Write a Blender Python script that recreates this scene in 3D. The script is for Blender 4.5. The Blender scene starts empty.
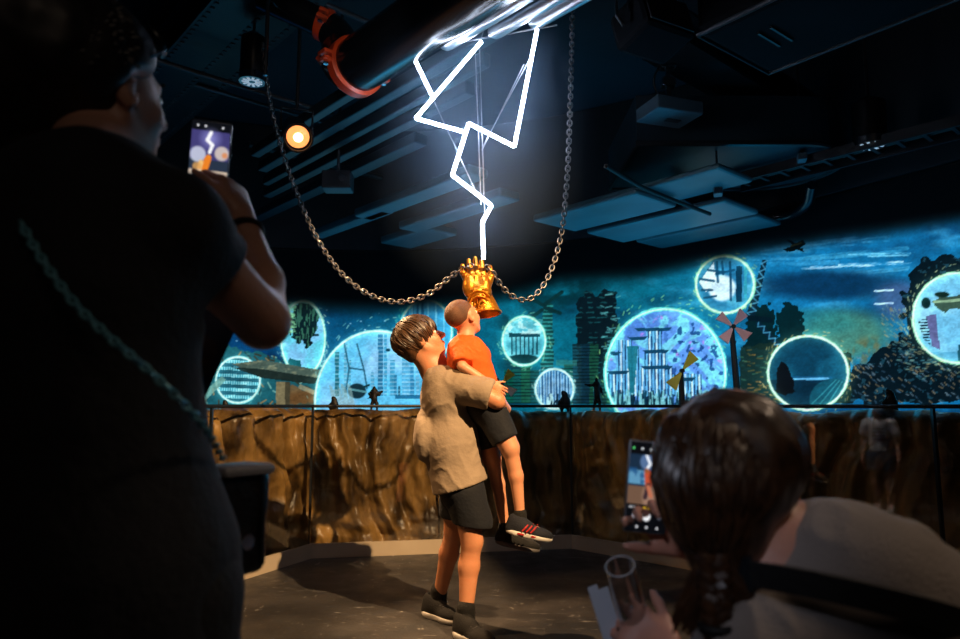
import bpy, bmesh, math, random
import numpy as np
from mathutils import Vector, Matrix
random.seed(7)
SC = bpy.context.scene
COL = SC.collection
PI = math.pi
# ------------------------------------------------------------------ camera geometry
FPX = 700.0; PITCH = math.radians(7.0); CAM = np.array([0.0, 0.0, 1.05])
FWD = np.array([0, math.cos(PITCH), math.sin(PITCH)]); UPV = np.array([0, -math.sin(PITCH), math.cos(PITCH)]); RGT = np.array([1.0, 0, 0])
def ray(px, py):
    return FWD + RGT * ((px - 480) / FPX) + UPV * ((319.5 - py) / FPX)
def P(px, py, Y):
    d = ray(px, py); return CAM + d * (Y / d[1])
def Pz(px, py, z):
    d = ray(px, py); return CAM + d * ((z - CAM[2]) / d[2])
def proj(W):
    r = W - CAM
    f = r @ FWD
    return 480 + FPX * (r @ RGT) / f, 319.5 - FPX * (r @ UPV) / f
def V(*a): return np.array(a, dtype=float)
def nrm(v):
    v = np.asarray(v, dtype=float); return v / (np.linalg.norm(v) + 1e-12)
DA = nrm(V(-0.66, 0.75, 0)); DB = nrm(V(0.75, 0.66, 0)); ZU = V(0, 0, 1.0)
# ------------------------------------------------------------------ linking
def tag(o, label=None, cat=None, group=None, kind=None):
    if label: o['label'] = label
    if cat: o['category'] = cat
    if group: o['group'] = group
    if kind: o['kind'] = kind
    return o
def wloc(o):
    l = V(0, 0, 0)
    while o is not None:
        l = l + np.array(o.location); o = o.parent
    return l
def thing(name, loc, label, cat, group=None):
    o = bpy.data.objects.new(name, None); COL.objects.link(o); o.location = tuple(loc); o.empty_display_size = .05
    return tag(o, label, cat, group)
def link(name, me, mat, parent=None, loc=None, smooth=False):
    """me holds WORLD coordinates; they are moved into the object's own frame."""
    o = bpy.data.objects.new(name, me); COL.objects.link(o)
    base = V(0, 0, 0)
    if parent is not None: o.parent = parent; base = wloc(parent)
    elif loc is not None: base = np.array(loc, dtype=float); o.location = tuple(base)
    if np.abs(base).sum() > 0: me.transform(Matrix.Translation(Vector(tuple(-base))))
    if mat is not None:
        for m in (mat if isinstance(mat, (list, tuple)) else [mat]): me.materials.append(m)
    if smooth: me.shade_smooth()
    me.update()
    return o
def mesh_np(verts, faces):
    """faces: (n,4) or (n,3) arrays or list"""
    me = bpy.data.meshes.new('m')
    if isinstance(faces, np.ndarray):
        n, k = faces.shape
        me.vertices.add(len(verts)); me.vertices.foreach_set('co', np.asarray(verts, dtype=np.float32).ravel())
        me.loops.add(n * k); me.loops.foreach_set('vertex_index', faces.astype(np.int32).ravel())
        me.polygons.add(n); me.polygons.foreach_set('loop_start', np.arange(0, n * k, k, dtype=np.int32))
        me.polygons.foreach_set('loop_total', np.full(n, k, dtype=np.int32))
        me.update(calc_edges=True)
    else:
        me.from_pydata([tuple(v) for v in verts], [], [tuple(f) for f in faces]); me.update()
    return me
class MB:
    """collects simple solids (world coordinates) for ONE mesh"""
    def __init__(s): s.v = []; s.f = []
    def add(s, vs, fs):
        b = len(s.v); s.v += [tuple(map(float, v)) for v in vs]; s.f += [tuple(b + i for i in f) for f in fs]
        return s
    def box(s, c, h, ax=None, bev=0.0):
        c = np.asarray(c, float); ax = (V(1, 0, 0), V(0, 1, 0), V(0, 0, 1)) if ax is None else ax
        if bev <= 0:
            vs = [c + ax[0]*h[0]*i + ax[1]*h[1]*j + ax[2]*h[2]*k for k in (-1, 1) for j in (-1, 1) for i in (-1, 1)]
            return s.add(vs, [(0,2,3,1),(4,5,7,6),(0,1,5,4),(2,6,7,3),(0,4,6,2),(1,3,7,5)])
        vs = []; h0, h1, h2 = h
        b = min(bev, h0*.95, h1*.95, h2*.95)
        bm = bmesh.new(); bmesh.ops.create_cube(bm, size=2)
        for v in bm.verts: v.co = Vector((v.co.x*h0, v.co.y*h1, v.co.z*h2))
        bmesh.ops.bevel(bm, geom=list(bm.edges), offset=b, segments=2, affect='EDGES', profile=.5)
        bm.verts.index_update()
        vs = [c + ax[0]*v.co.x + ax[1]*v.co.y + ax[2]*v.co.z for v in bm.verts]
        fs = [[v.index for v in f.verts] for f in bm.faces]; bm.free()
        return s.add(vs, fs)
    def bar(s, a, b, w, h, up=None, bev=0.0):
        a = np.asarray(a, float); b = np.asarray(b, float); d = nrm(b - a)
        up = np.asarray(up if up is not None else (0, 0, 1), float)
        if abs(d @ up) > .98: up = V(0, 1, 0)
        x = nrm(np.cross(d, up)); z = np.cross(x, d)
        return s.box((a + b) / 2, (w/2, np.linalg.norm(b - a)/2, h/2), (x, d, z), bev)
    def tube(s, pts, r, n=10, cap=True, closed=False):
        pts = [np.asarray(p, float) for p in pts]; m = len(pts)
        rs = r if isinstance(r, (list, tuple, np.ndarray)) else [r]*m
        ref = None; vs = []
        for i, p in enumerate(pts):
            a = pts[(i-1) % m] if (closed or i > 0) else p; b = pts[(i+1) % m] if (closed or i < m-1) else p
            d = nrm(b - a)
            if ref is None:
                ref = V(0, 0, 1) if abs(d[2]) < .9 else V(1, 0, 0)
            x = nrm(np.cross(d, ref)); y = np.cross(x, d); ref = y
            for k in range(n):
                t = 2*PI*k/n; vs.append(p + rs[i]*(x*math.cos(t) + y*math.sin(t)))
        fs = []
        for i in range(m if closed else m-1):
            j = (i+1) % m
            for k in range(n):
                q = (k+1) % n; fs.append((i*n+k, j*n+k, j*n+q, i*n+q))
        if cap and not closed:
            fs.append(tuple(range(n-1, -1, -1))[::-1]); fs.append(tuple((m-1)*n+k for k in range(n))[::-1])
        return s.add(vs, fs)
    def lathe(s, c, ax, prof, n=24):
        """prof: list of (radius, height along ax)"""
        ax = nrm(ax); ref = V(0, 0, 1) if abs(ax[2]) < .9 else V(1, 0, 0)
        x = nrm(np.cross(ax, ref)); y = np.cross(ax, x); c = np.asarray(c, float); vs = []; fs = []
        for r, h in prof:
            for k in range(n):
                t = 2*PI*k/n; vs.append(c + ax*h + max(r, 1e-4)*(x*math.cos(t) + y*math.sin(t)))
        for i in range(len(prof)-1):
            for k in range(n):
                q = (k+1) % n; fs.append((i*n+k, i*n+q, (i+1)*n+q, (i+1)*n+k))
        if prof[0][0] > 2e-4: fs.append(tuple(range(n))[::-1])
        if prof[-1][0] > 2e-4: fs.append(tuple((len(prof)-1)*n+k for k in range(n)))
        return s.add(vs, fs)
    def prism(s, pts2, o, ax, ay, az, t):
        """closed outline pts2 in plane (ax, ay) at o, extruded by t along az"""
        n = len(pts2); o = np.asarray(o, float)
        vs = [o + ax*p[0] + ay*p[1] for p in pts2] + [o + ax*p[0] + ay*p[1] + az*t for p in pts2]
        return s.add(vs, [tuple(range(n))[::-1], tuple(range(n, 2*n))] + [(i, (i+1) % n, n+(i+1) % n, n+i) for i in range(n)])
    def build(s, name, mat, parent=None, loc=None, smooth=False, fix=True):
        me = mesh_np(s.v, s.f)
        if fix:
            bm = bmesh.new(); bm.from_mesh(me); bmesh.ops.recalc_face_normals(bm, faces=bm.faces); bm.to_mesh(me); bm.free()
        o = link(name, me, mat, parent, loc, smooth)
        if smooth:
            try: me.set_sharp_from_angle(angle=math.radians(40))
            except Exception: pass
        return o
def spline(pts, n):
    """Catmull-Rom through pts, n points per span"""
    p = [np.asarray(q, float) for q in pts]; p = [2*p[0]-p[1]] + p + [2*p[-1]-p[-2]]; out = []
    for i in range(1, len(p)-2):
        a, b, c, d = p[i-1], p[i], p[i+1], p[i+2]
        for k in range(n):
            t = k/n; out.append(.5*((2*b) + (c-a)*t + (2*a-5*b+4*c-d)*t*t + (3*b-a-3*c+d)*t**3))
    out.append(p[-2]); return out
# ------------------------------------------------------------------ noise
_rng = np.random.RandomState(11); _T = _rng.rand(64, 64, 64).astype(np.float32)
def noise3(x, y, z):
    def fr(a):
        i = np.floor(a).astype(int); f = a - i; return i & 63, (i+1) & 63, f*f*(3-2*f)
    x, y, z = np.broadcast_arrays(np.asarray(x, float), np.asarray(y, float), np.asarray(z, float))
    x0, x1, fx = fr(x); y0, y1, fy = fr(y); z0, z1, fz = fr(z)
    def L(a, b, t): return a + (b-a)*t
    return L(L(L(_T[x0,y0,z0], _T[x1,y0,z0], fx), L(_T[x0,y1,z0], _T[x1,y1,z0], fx), fy),
             L(L(_T[x0,y0,z1], _T[x1,y0,z1], fx), L(_T[x0,y1,z1], _T[x1,y1,z1], fx), fy), fz)
def fbm(x, y, z=0.0, o=4):
    s = 0; a = .5; f = 1.0
    for i in range(o): s = s + a*noise3(np.asarray(x)*f + 7*i, np.asarray(y)*f + 3*i, np.asarray(z)*f + 5*i); a *= .5; f *= 2.03
    return s
# ------------------------------------------------------------------ signed distance solids -> one continuous mesh
def frame(fwd, up):
    f = nrm(fwd); u = np.asarray(up, float); u = nrm(u - f*(u @ f)); r = np.cross(f, u)
    return np.stack([r, f, u])            # rows: right, forward, up
class SDF:
    def __init__(s, vox=.006): s.p = []; s.vox = vox
    def cone(s, a, b, ra, rb=None, k=.02, op='u', sq=None):
        a = np.asarray(a, float); b = np.asarray(b, float); rb = ra if rb is None else rb; m = max(ra, rb)
        lo = np.minimum(a, b) - m; hi = np.maximum(a, b) + m
        def f(Q):
            pa = Q - a; ba = b - a; h = np.clip((pa @ ba) / (ba @ ba + 1e-12), 0, 1)
            q = pa - h[..., None]*ba
            if sq is not None:       # flatten along a direction: (dir, factor)
                q = q + (q @ sq[0])[..., None]*sq[0]*(sq[1]-1)
            return np.linalg.norm(q, axis=-1) - (ra + (rb-ra)*h)
        if sq is not None and sq[1] < 1: lo = lo - m*(1/sq[1]-1); hi = hi + m*(1/sq[1]-1)
        s.p.append((f, lo, hi, k, op)); return s
    def chain(s, pts, rs, k=.015):
        for i in range(len(pts)-1): s.cone(pts[i], pts[i+1], rs[i], rs[i+1], k)
        return s
    def ell(s, c, r, R=None, k=.02, op='u'):
        c = np.asarray(c, float); r = np.asarray(r, float); m = r.max()
        def f(Q):
            q = Q - c
            if R is not None: q = q @ R.T
            k0 = np.linalg.norm(q / r, axis=-1); k1 = np.linalg.norm(q / (r*r), axis=-1)
            return k0*(k0-1)/(k1+1e-9)
        s.p.append((f, c-m, c+m, k, op)); return s
    def box(s, c, h, R=None, rd=.005, k=.01, op='u'):
        c = np.asarray(c, float); h = np.asarray(h, float); m = np.linalg.norm(h)
        def f(Q):
            q = Q - c
            if R is not None: q = q @ R.T
            q = np.abs(q) - (h - rd)
            return np.linalg.norm(np.maximum(q, 0), axis=-1) + np.minimum(q.max(-1), 0) - rd
        s.p.append((f, c-m, c+m, k, op)); return s
    def plane(s, p, n, k=.004):
        """cut away everything on the side n points to"""
        p = np.asarray(p, float); n = nrm(n)
        s.p.append((lambda Q: -((Q - p) @ n), None, None, k, 's')); return s
    def cut(s, p, n, r=.1, k=.004):
        """cut away a block on the side n points to, no farther than r sideways"""
        n = nrm(n); u = ZU if abs(n[2]) < .9 else V(0, 1, 0)
        return s.box(np.asarray(p, float) + n*r, V(r, r, r), frame(n, u), .002, k, 's')
    def disp(s, fn, amp):
        s.p.append((fn, None, None, amp, 'd')); return s
    def mesh(s):
        U = [q for q in s.p if q[4] == 'u']; v = s.vox
        lo = np.min([q[1] for q in U], axis=0) - 4*v - .01; hi = np.max([q[2] for q in U], axis=0) + 4*v + .01
        n = np.ceil((hi - lo)/v).astype(int) + 1
        D = np.full(n, .1, dtype=np.float32)
        ax = [lo[i] + v*np.arange(n[i]) for i in range(3)]
        for f, l, h, k, op in s.p:
            if l is None: i0 = np.zeros(3, int); i1 = n
            else:
                m = k + 3*v + .004
                i0 = np.maximum(((l - m - lo)/v).astype(int), 0); i1 = np.minimum(((h + m - lo)/v).astype(int) + 2, n)
            if (i1 <= i0).any(): continue
            Q = np.stack(np.meshgrid(*[ax[i][i0[i]:i1[i]] for i in range(3)], indexing='ij'), -1)
            sl = tuple(slice(i0[i], i1[i]) for i in range(3)); d = D[sl]
            if op == 'd': D[sl] = d + (k*fn_eval(f, Q)).astype(np.float32); continue
            e = f(Q).astype(np.float32)
            if op == 'u':
                h_ = np.clip(.5 + .5*(d - e)/k, 0, 1); D[sl] = d*(1-h_) + e*h_ - k*h_*(1-h_)
            else:
                e = -e; h_ = np.clip(.5 - .5*(d - e)/k, 0, 1); D[sl] = d*(1-h_) + e*h_ + k*h_*(1-h_)
        return surface_nets(D, lo, v)
    def build(s, name, mat, parent=None, loc=None):
        vs, fs = s.mesh(); return link(name, mesh_np(vs, fs), mat, parent, loc, smooth=True)
def fn_eval(f, Q): return f(Q[..., 0], Q[..., 1], Q[..., 2])
def surface_nets(D, lo, v):
    S = D < 0
    c = np.zeros(np.array(D.shape)-1, dtype=np.int8)
    for i in (0, 1):
        for j in (0, 1):
            for k in (0, 1): c += S[i:S.shape[0]-1+i, j:S.shape[1]-1+j, k:S.shape[2]-1+k]
    act = (c > 0) & (c < 8); idx = np.argwhere(act)
    ids = np.full(act.shape, -1, dtype=np.int64); ids[act] = np.arange(len(idx))
    acc = np.zeros((len(idx), 3)); cnt = np.zeros(len(idx))
    cor = [(i, j, k) for i in (0, 1) for j in (0, 1) for k in (0, 1)]
    val = {q: D[idx[:,0]+q[0], idx[:,1]+q[1], idx[:,2]+q[2]] for q in cor}
    for a in cor:
        for ax_ in range(3):
            if a[ax_] == 0:
                b = list(a); b[ax_] = 1; b = tuple(b); da, db = val[a], val[b]; m = (da < 0) != (db < 0)
                t = np.where(m, da/(da-db+1e-12), 0)
                p = np.tile(np.array(a, float), (len(idx), 1)); p[:, ax_] = t
                acc[m] += p[m]; cnt[m] += 1
    verts = lo + v*(idx + acc/cnt[:, None])
    faces = []
    for ax_ in range(3):
        o1, o2 = [(1, 2), (2, 0), (0, 1)][ax_]
        sl0 = [slice(None)]*3; sl1 = [slice(None)]*3; sl0[ax_] = slice(0, -1); sl1[ax_] = slice(1, None)
        A = S[tuple(sl0)]; B = S[tuple(sl1)]; e = np.argwhere(A != B)
        ok = (e[:, o1] > 0) & (e[:, o2] > 0) & (e[:, o1] < D.shape[o1]-1) & (e[:, o2] < D.shape[o2]-1); e = e[ok]
        def cid(d1, d2):
            q = e.copy(); q[:, o1] += d1; q[:, o2] += d2; return ids[q[:,0], q[:,1], q[:,2]]
        q = np.stack([cid(-1,-1), cid(0,-1), cid(0,0), cid(-1,0)], 1)
        fl = ~A[e[:,0], e[:,1], e[:,2]]; q[fl] = q[fl][:, ::-1]; faces.append(q)
    F = np.concatenate(faces)
    # two light smoothing passes
    n = len(verts); E = np.concatenate([F[:, [0,1]], F[:, [1,2]], F[:, [2,3]], F[:, [3,0]]])
    for lam in (.5, .5):
        s_ = np.zeros((n, 3)); c_ = np.zeros(n)
        for i in range(3):
            s_[:, i] = np.bincount(E[:,0], verts[E[:,1], i], n) + np.bincount(E[:,1], verts[E[:,0], i], n)
        c_ = np.bincount(E[:,0], minlength=n) + np.bincount(E[:,1], minlength=n)
        verts = verts*(1-lam) + lam*s_/np.maximum(c_, 1)[:, None]
    return verts, F
# ------------------------------------------------------------------ materials
def lin(c):
    return tuple(((x/255)/12.92 if x/255 <= .04045 else ((x/255+.055)/1.055)**2.4) for x in c)
def mat(name, col, rough=.6, metal=0.0, spec=.5, noise=None, bump=None, emit=None, trans=0.0, sss=0.0, alpha=1.0, sheen=0.0, coat=0.0, stretch=None):
    """col sRGB 0-255; noise=(scale, amount, second colour); bump=(scale, strength)"""
    m = bpy.data.materials.new(name); m.use_nodes = True; nt = m.node_tree; N = nt.nodes; L = nt.links
    b = N['Principled BSDF']; c = lin(col)
    b.inputs['Base Color'].default_value = (*c, 1); b.inputs['Roughness'].default_value = rough; b.inputs['Metallic'].default_value = metal
    b.inputs['Specular IOR Level'].default_value = spec; b.inputs['Transmission Weight'].default_value = trans
    b.inputs['Sheen Weight'].default_value = sheen; b.inputs['Coat Weight'].default_value = coat
    if sss: b.inputs['Subsurface Weight'].default_value = sss; b.inputs['Subsurface Radius'].default_value = (.03, .01, .005); b.inputs['Subsurface Scale'].default_value = .4
    if emit: b.inputs['Emission Color'].default_value = (*lin(emit[0]), 1); b.inputs['Emission Strength'].default_value = emit[1]
    if noise or bump:
        tc = N.new('ShaderNodeTexCoord'); src = tc.outputs['Object']
        if stretch:
            mp = N.new('ShaderNodeMapping'); mp.inputs['Scale'].default_value = stretch; L.new(src, mp.inputs['Vector']); src = mp.outputs['Vector']
    if noise:
        t = N.new('ShaderNodeTexNoise'); t.inputs['Scale'].default_value = noise[0]; t.inputs['Detail'].default_value = 5; L.new(src, t.inputs['Vector'])
        r = N.new('ShaderNodeValToRGB'); r.color_ramp.elements[0].position = .5-noise[1]/2; r.color_ramp.elements[1].position = .5+noise[1]/2
        r.color_ramp.elements[0].color = (*c, 1); r.color_ramp.elements[1].color = (*lin(noise[2]), 1)
        L.new(t.outputs['Fac'], r.inputs['Fac']); L.new(r.outputs['Color'], b.inputs['Base Color'])
    if bump:
        t = N.new('ShaderNodeTexNoise'); t.inputs['Scale'].default_value = bump[0]; t.inputs['Detail'].default_value = 4; L.new(src, t.inputs['Vector'])
        u = N.new('ShaderNodeBump'); u.inputs['Strength'].default_value = bump[1]; u.inputs['Distance'].default_value = .01
        L.new(t.outputs['Fac'], u.inputs['Height']); L.new(u.outputs['Normal'], b.inputs['Normal'])
    return m
def attr_mat(name, strength=1.0, rough=.6, emissive=True, sample=False):
    """colour attribute 'Col' shown as a lit screen or as a printed surface"""
    m = bpy.data.materials.new(name); m.use_nodes = True; N = m.node_tree.nodes; L = m.node_tree.links; b = N['Principled BSDF']
    a = N.new('ShaderNodeVertexColor'); a.layer_name = 'Col'; b.inputs['Roughness'].default_value = rough
    if emissive:
        b.inputs['Base Color'].default_value = (.004, .006, .008, 1); L.new(a.outputs['Color'], b.inputs['Emission Color']); b.inputs['Emission Strength'].default_value = strength
        b.inputs['Specular IOR Level'].default_value = .1
        if not sample: m.cycles.emission_sampling = 'NONE'
    else: L.new(a.outputs['Color'], b.inputs['Base Color'])
    return m
def set_cols(me, C):
    a = me.color_attributes.new('Col', 'FLOAT_COLOR', 'POINT')
    a.data.foreach_set('color', np.concatenate([C, np.ones((len(C), 1))], 1).astype(np.float32).ravel())
def s2l(C):
    C = np.clip(C/255.0, 0, 4); return np.where(C <= .04045, C/12.92, ((C+.055)/1.055)**2.4)
# ================================================================== THE ROOM
M = {}
M['black'] = mat('black_paint', (20, 24, 28), .55, noise=(3, .6, (28, 32, 37)))
M['ceil'] = mat('ceiling_paint', (20, 28, 36), .7, noise=(1.3, .7, (32, 44, 54)), bump=(9, .3))
M['steel_dark'] = mat('dark_painted_steel', (19, 24, 29), .42, .1, noise=(5, .6, (28, 35, 41)), bump=(30, .12))
M['duct_shade'] = mat('shaded_duct', (30, 44, 52), .4, .2, noise=(2.5, .6, (44, 62, 72)))  # darker copy of the duct colour, shade put into it
M['duct'] = mat('cyan_lit_duct', (84, 128, 138), .45, .15, noise=(2.2, .7, (44, 72, 84)))  # panel colour lightened towards cyan in place of stronger light
M['chrome'] = mat('bare_steel', (170, 175, 182), .22, 1.0)
M['pipe'] = mat('black_gloss_pipe', (16, 20, 25), .22, .0, .6, bump=(4, .05))
M['white_paint'] = mat('skirting_paint', (196, 180, 158), .5, noise=(4, .5, (178, 162, 140)))
M['rubber'] = mat('black_rubber', (10, 10, 11), .7)
# floor: dark trowelled concrete with pale scuffs and warm wear
def floor_mat():
    m = bpy.data.materials.new('scuffed_dark_floor'); m.use_nodes = True; N = m.node_tree.nodes; L = m.node_tree.links; b = N['Principled BSDF']
    tc = N.new('ShaderNodeTexCoord')
    def nz(s, d, st=None):
        t = N.new('ShaderNodeTexNoise'); t.inputs['Scale'].default_value = s; t.inputs['Detail'].default_value = d
        if st:
            mp = N.new('ShaderNodeMapping'); mp.inputs['Scale'].default_value = st[:3]; mp.inputs['Rotation'].default_value = (0, 0, st[3]); L.new(tc.outputs['Object'], mp.inputs['Vector']); L.new(mp.outputs['Vector'], t.inputs['Vector']); t.inputs['Distortion'].default_value = 2.2
        else: L.new(tc.outputs['Object'], t.inputs['Vector'])
        return t
    def ramp(src, a, ca, c, cc):
        r = N.new('ShaderNodeValToRGB'); e = r.color_ramp.elements; e[0].position = a; e[0].color = ca; e[1].position = c; e[1].color = cc; L.new(src, r.inputs['Fac']); return r
    base = ramp(nz(2.2, 8).outputs['Fac'], .35, (*lin((46, 46, 48)), 1), .7, (*lin((80, 77, 76)), 1))
    speck = ramp(nz(160, 2).outputs['Fac'], .42, (.55, .55, .55, 1), .62, (1.3, 1.3, 1.3, 1))
    mx = N.new('ShaderNodeMix'); mx.data_type = 'RGBA'; mx.blend_type = 'MULTIPLY'; mx.inputs[0].default_value = .8
    L.new(base.outputs['Color'], mx.inputs[6]); L.new(speck.outputs['Color'], mx.inputs[7])
    cur = mx.outputs[2]
    for k, (st, th) in enumerate([((3, 12, 1, .6), .70), ((13, 4, 1, .3), .70), ((4, 15, 1, 1.9), .70)]):
        s = ramp(nz(1.6, 3, st).outputs['Fac'], th-.02, (0, 0, 0, 1), th+.03, (.55, .55, .55, 1))
        q = N.new('ShaderNodeMix'); q.data_type = 'RGBA'; L.new(s.outputs['Color'], q.inputs[0]); L.new(cur, q.inputs[6]); q.inputs[7].default_value = (*lin((176, 172, 166)), 1); cur = q.outputs[2]
    L.new(cur, b.inputs['Base Color'])
    rr = ramp(nz(7, 6).outputs['Fac'], .3, (.34, .34, .34, 1), .7, (.55, .55, .55, 1)); L.new(rr.outputs['Color'], b.inputs['Roughness'])
    u = N.new('ShaderNodeBump'); u.inputs['Strength'].default_value = .35; u.inputs['Distance'].default_value = .003; L.new(nz(90, 4).outputs['Fac'], u.inputs['Height']); L.new(u.outputs['Normal'], b.inputs['Normal'])
    return m
M['floor'] = floor_mat()
def struct(mb, name, m, **k): return tag(mb.build(name, m, **k), kind='structure')
X0, X1, Y0, Y1, H = -5.2, 6.2, -3.0, 9.4, 4.15
struct(MB().box(((X0+X1)/2, (Y0+Y1)/2, -.05), ((X1-X0)/2+.2, (Y1-Y0)/2+.2, .05)), 'floor', M['floor'])
struct(MB().box(((X0+X1)/2, (Y0+Y1)/2, H+.05), ((X1-X0)/2+.2, (Y1-Y0)/2+.2, .05)), 'ceiling', M['ceil'])
struct(MB().box((X0-.1, (Y0+Y1)/2, H/2), (.1, (Y1-Y0)/2+.2, H/2)), 'wall_left', M['black'])
struct(MB().box((X1+.1, (Y0+Y1)/2, H/2), (.1, (Y1-Y0)/2+.2, H/2)), 'wall_right', M['black'])
struct(MB().box(((X0+X1)/2, Y1+.1, H/2), ((X1-X0)/2, .1, H/2)), 'wall_back', M['black'])
struct(MB().box(((X0+X1)/2, Y0-.1, H/2), ((X1-X0)/2, .1, H/2)), 'wall_front', M['black'])
# ------------------------------------------------------------------ parapet line: left leg, back leg, right leg
c1 = Pz(310, 558, 0); c2 = Pz(572, 548, 0)
dl = nrm(Pz(240, 580, 0) - c1); dr = nrm(Pz(700, 571, 0) - c2)
GL = [c1 + dl*1.9, c1, c2, c2 + dr*3.6]
def offs(line, d):
    """the same line moved d away from the camera side"""
    n = []
    for i in range(len(line)-1):
        t = nrm(line[i+1]-line[i]); n.append(V(-t[1], t[0], 0))
    out = [line[0]+n[0]*d]
    for i in range(1, len(line)-1):
        m = nrm(n[i-1]+n[i]); out.append(line[i] + m*d/(m @ n[i]))
    return out + [line[-1]+n[-1]*d]
if nrm(GL[1]-GL[0])[0] < 0: pass
def strip(line, d0, d1, z0, z1):
    a = offs(line, d0); b = offs(line, d1); mb = MB()
    for i in range(len(line)-1):
        vs = [a[i], a[i+1], b[i+1], b[i]]
        mb.add([v*V(1,1,0)+V(0,0,z0) for v in vs] + [v*V(1,1,0)+V(0,0,z1) for v in vs], [(0,3,2,1),(4,5,6,7),(0,1,5,4),(1,2,6,5),(2,3,7,6),(3,0,4,7)])
    return mb
for i, nm in enumerate(['baseboard_left', 'baseboard_back', 'baseboard_right']):
    seg = GL[i:i+2]; struct(strip(seg, -.02, .0, 0, .098), nm, M['white_paint'])
# glass barrier: clear panes on the skirting, thin black top rail, slim posts
def glass_mat():
    m = bpy.data.materials.new('barrier_glass'); m.use_nodes = True; N = m.node_tree.nodes; L = m.node_tree.links
    N.remove(N['Principled BSDF']); o = N['Material Output']
    t = N.new('ShaderNodeBsdfTransparent'); g = N.new('ShaderNodeBsdfGlossy'); g.inputs['Roughness'].default_value = .015
    t.inputs['Color'].default_value = (.97, .985, .98, 1)
    f = N.new('ShaderNodeLayerWeight'); f.inputs['Blend'].default_value = .5; p = N.new('ShaderNodeMath'); p.operation = 'POWER'; p.inputs[1].default_value = 5; q = N.new('ShaderNodeMath'); q.operation = 'MULTIPLY_ADD'; q.inputs[1].default_value = .89; q.inputs[2].default_value = .11
    x = N.new('ShaderNodeMixShader'); L.new(f.outputs['Facing'], p.inputs[0]); L.new(p.outputs[0], q.inputs[0]); L.new(q.outputs[0], x.inputs[0]); L.new(t.outputs[0], x.inputs[1]); L.new(g.outputs[0], x.inputs[2]); L.new(x.outputs[0], o.inputs['Surface'])
    return m
M['pane'] = glass_mat()
bar = thing('glass_barrier', c1*V(1,1,0), 'clear glass barrier with thin black top rail in front of the rock wall', 'barrier')
RZ = 1.045
def on(line, i, t, d=0.0):
    o = offs(line, d); return o[i] + (o[i+1]-o[i])*t
def pane(i, t0, t1):
    a = on(GL, i, t0, .004); b = on(GL, i, t1, .004); n = V(-(b-a)[1], (b-a)[0], 0); n = nrm(n)*.0
    z0, z1 = .1, RZ-.012
    MB().add([a*V(1,1,0)+V(0,0,z0), b*V(1,1,0)+V(0,0,z0), b*V(1,1,0)+V(0,0,z1), a*V(1,1,0)+V(0,0,z1)], [(0,1,2,3)]).build('glass_pane', M['pane'], bar, fix=False)
for i, cuts in enumerate([[0, .5, .995], [.005, .5, .995], [.005, .33, .66, 1]]):
    for a, b in zip(cuts[:-1], cuts[1:]): pane(i, a+.002, b-.002)
MB().tube([p*V(1,1,0)+V(0,0,RZ) for p in offs(GL, .01)], .011, 8).build('top_rail', M['steel_dark'], bar, smooth=True)
for i, t in [(0, .03), (0, .5), (1, .0), (1, .5), (2, .0), (2, .33), (2, .66), (2, 1)]:
    p = on(GL, i, t, .02); MB().bar(p*V(1,1,0), p*V(1,1,0)+V(0,0,RZ), .014, .022).build('post', M['steel_dark'], bar)
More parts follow.
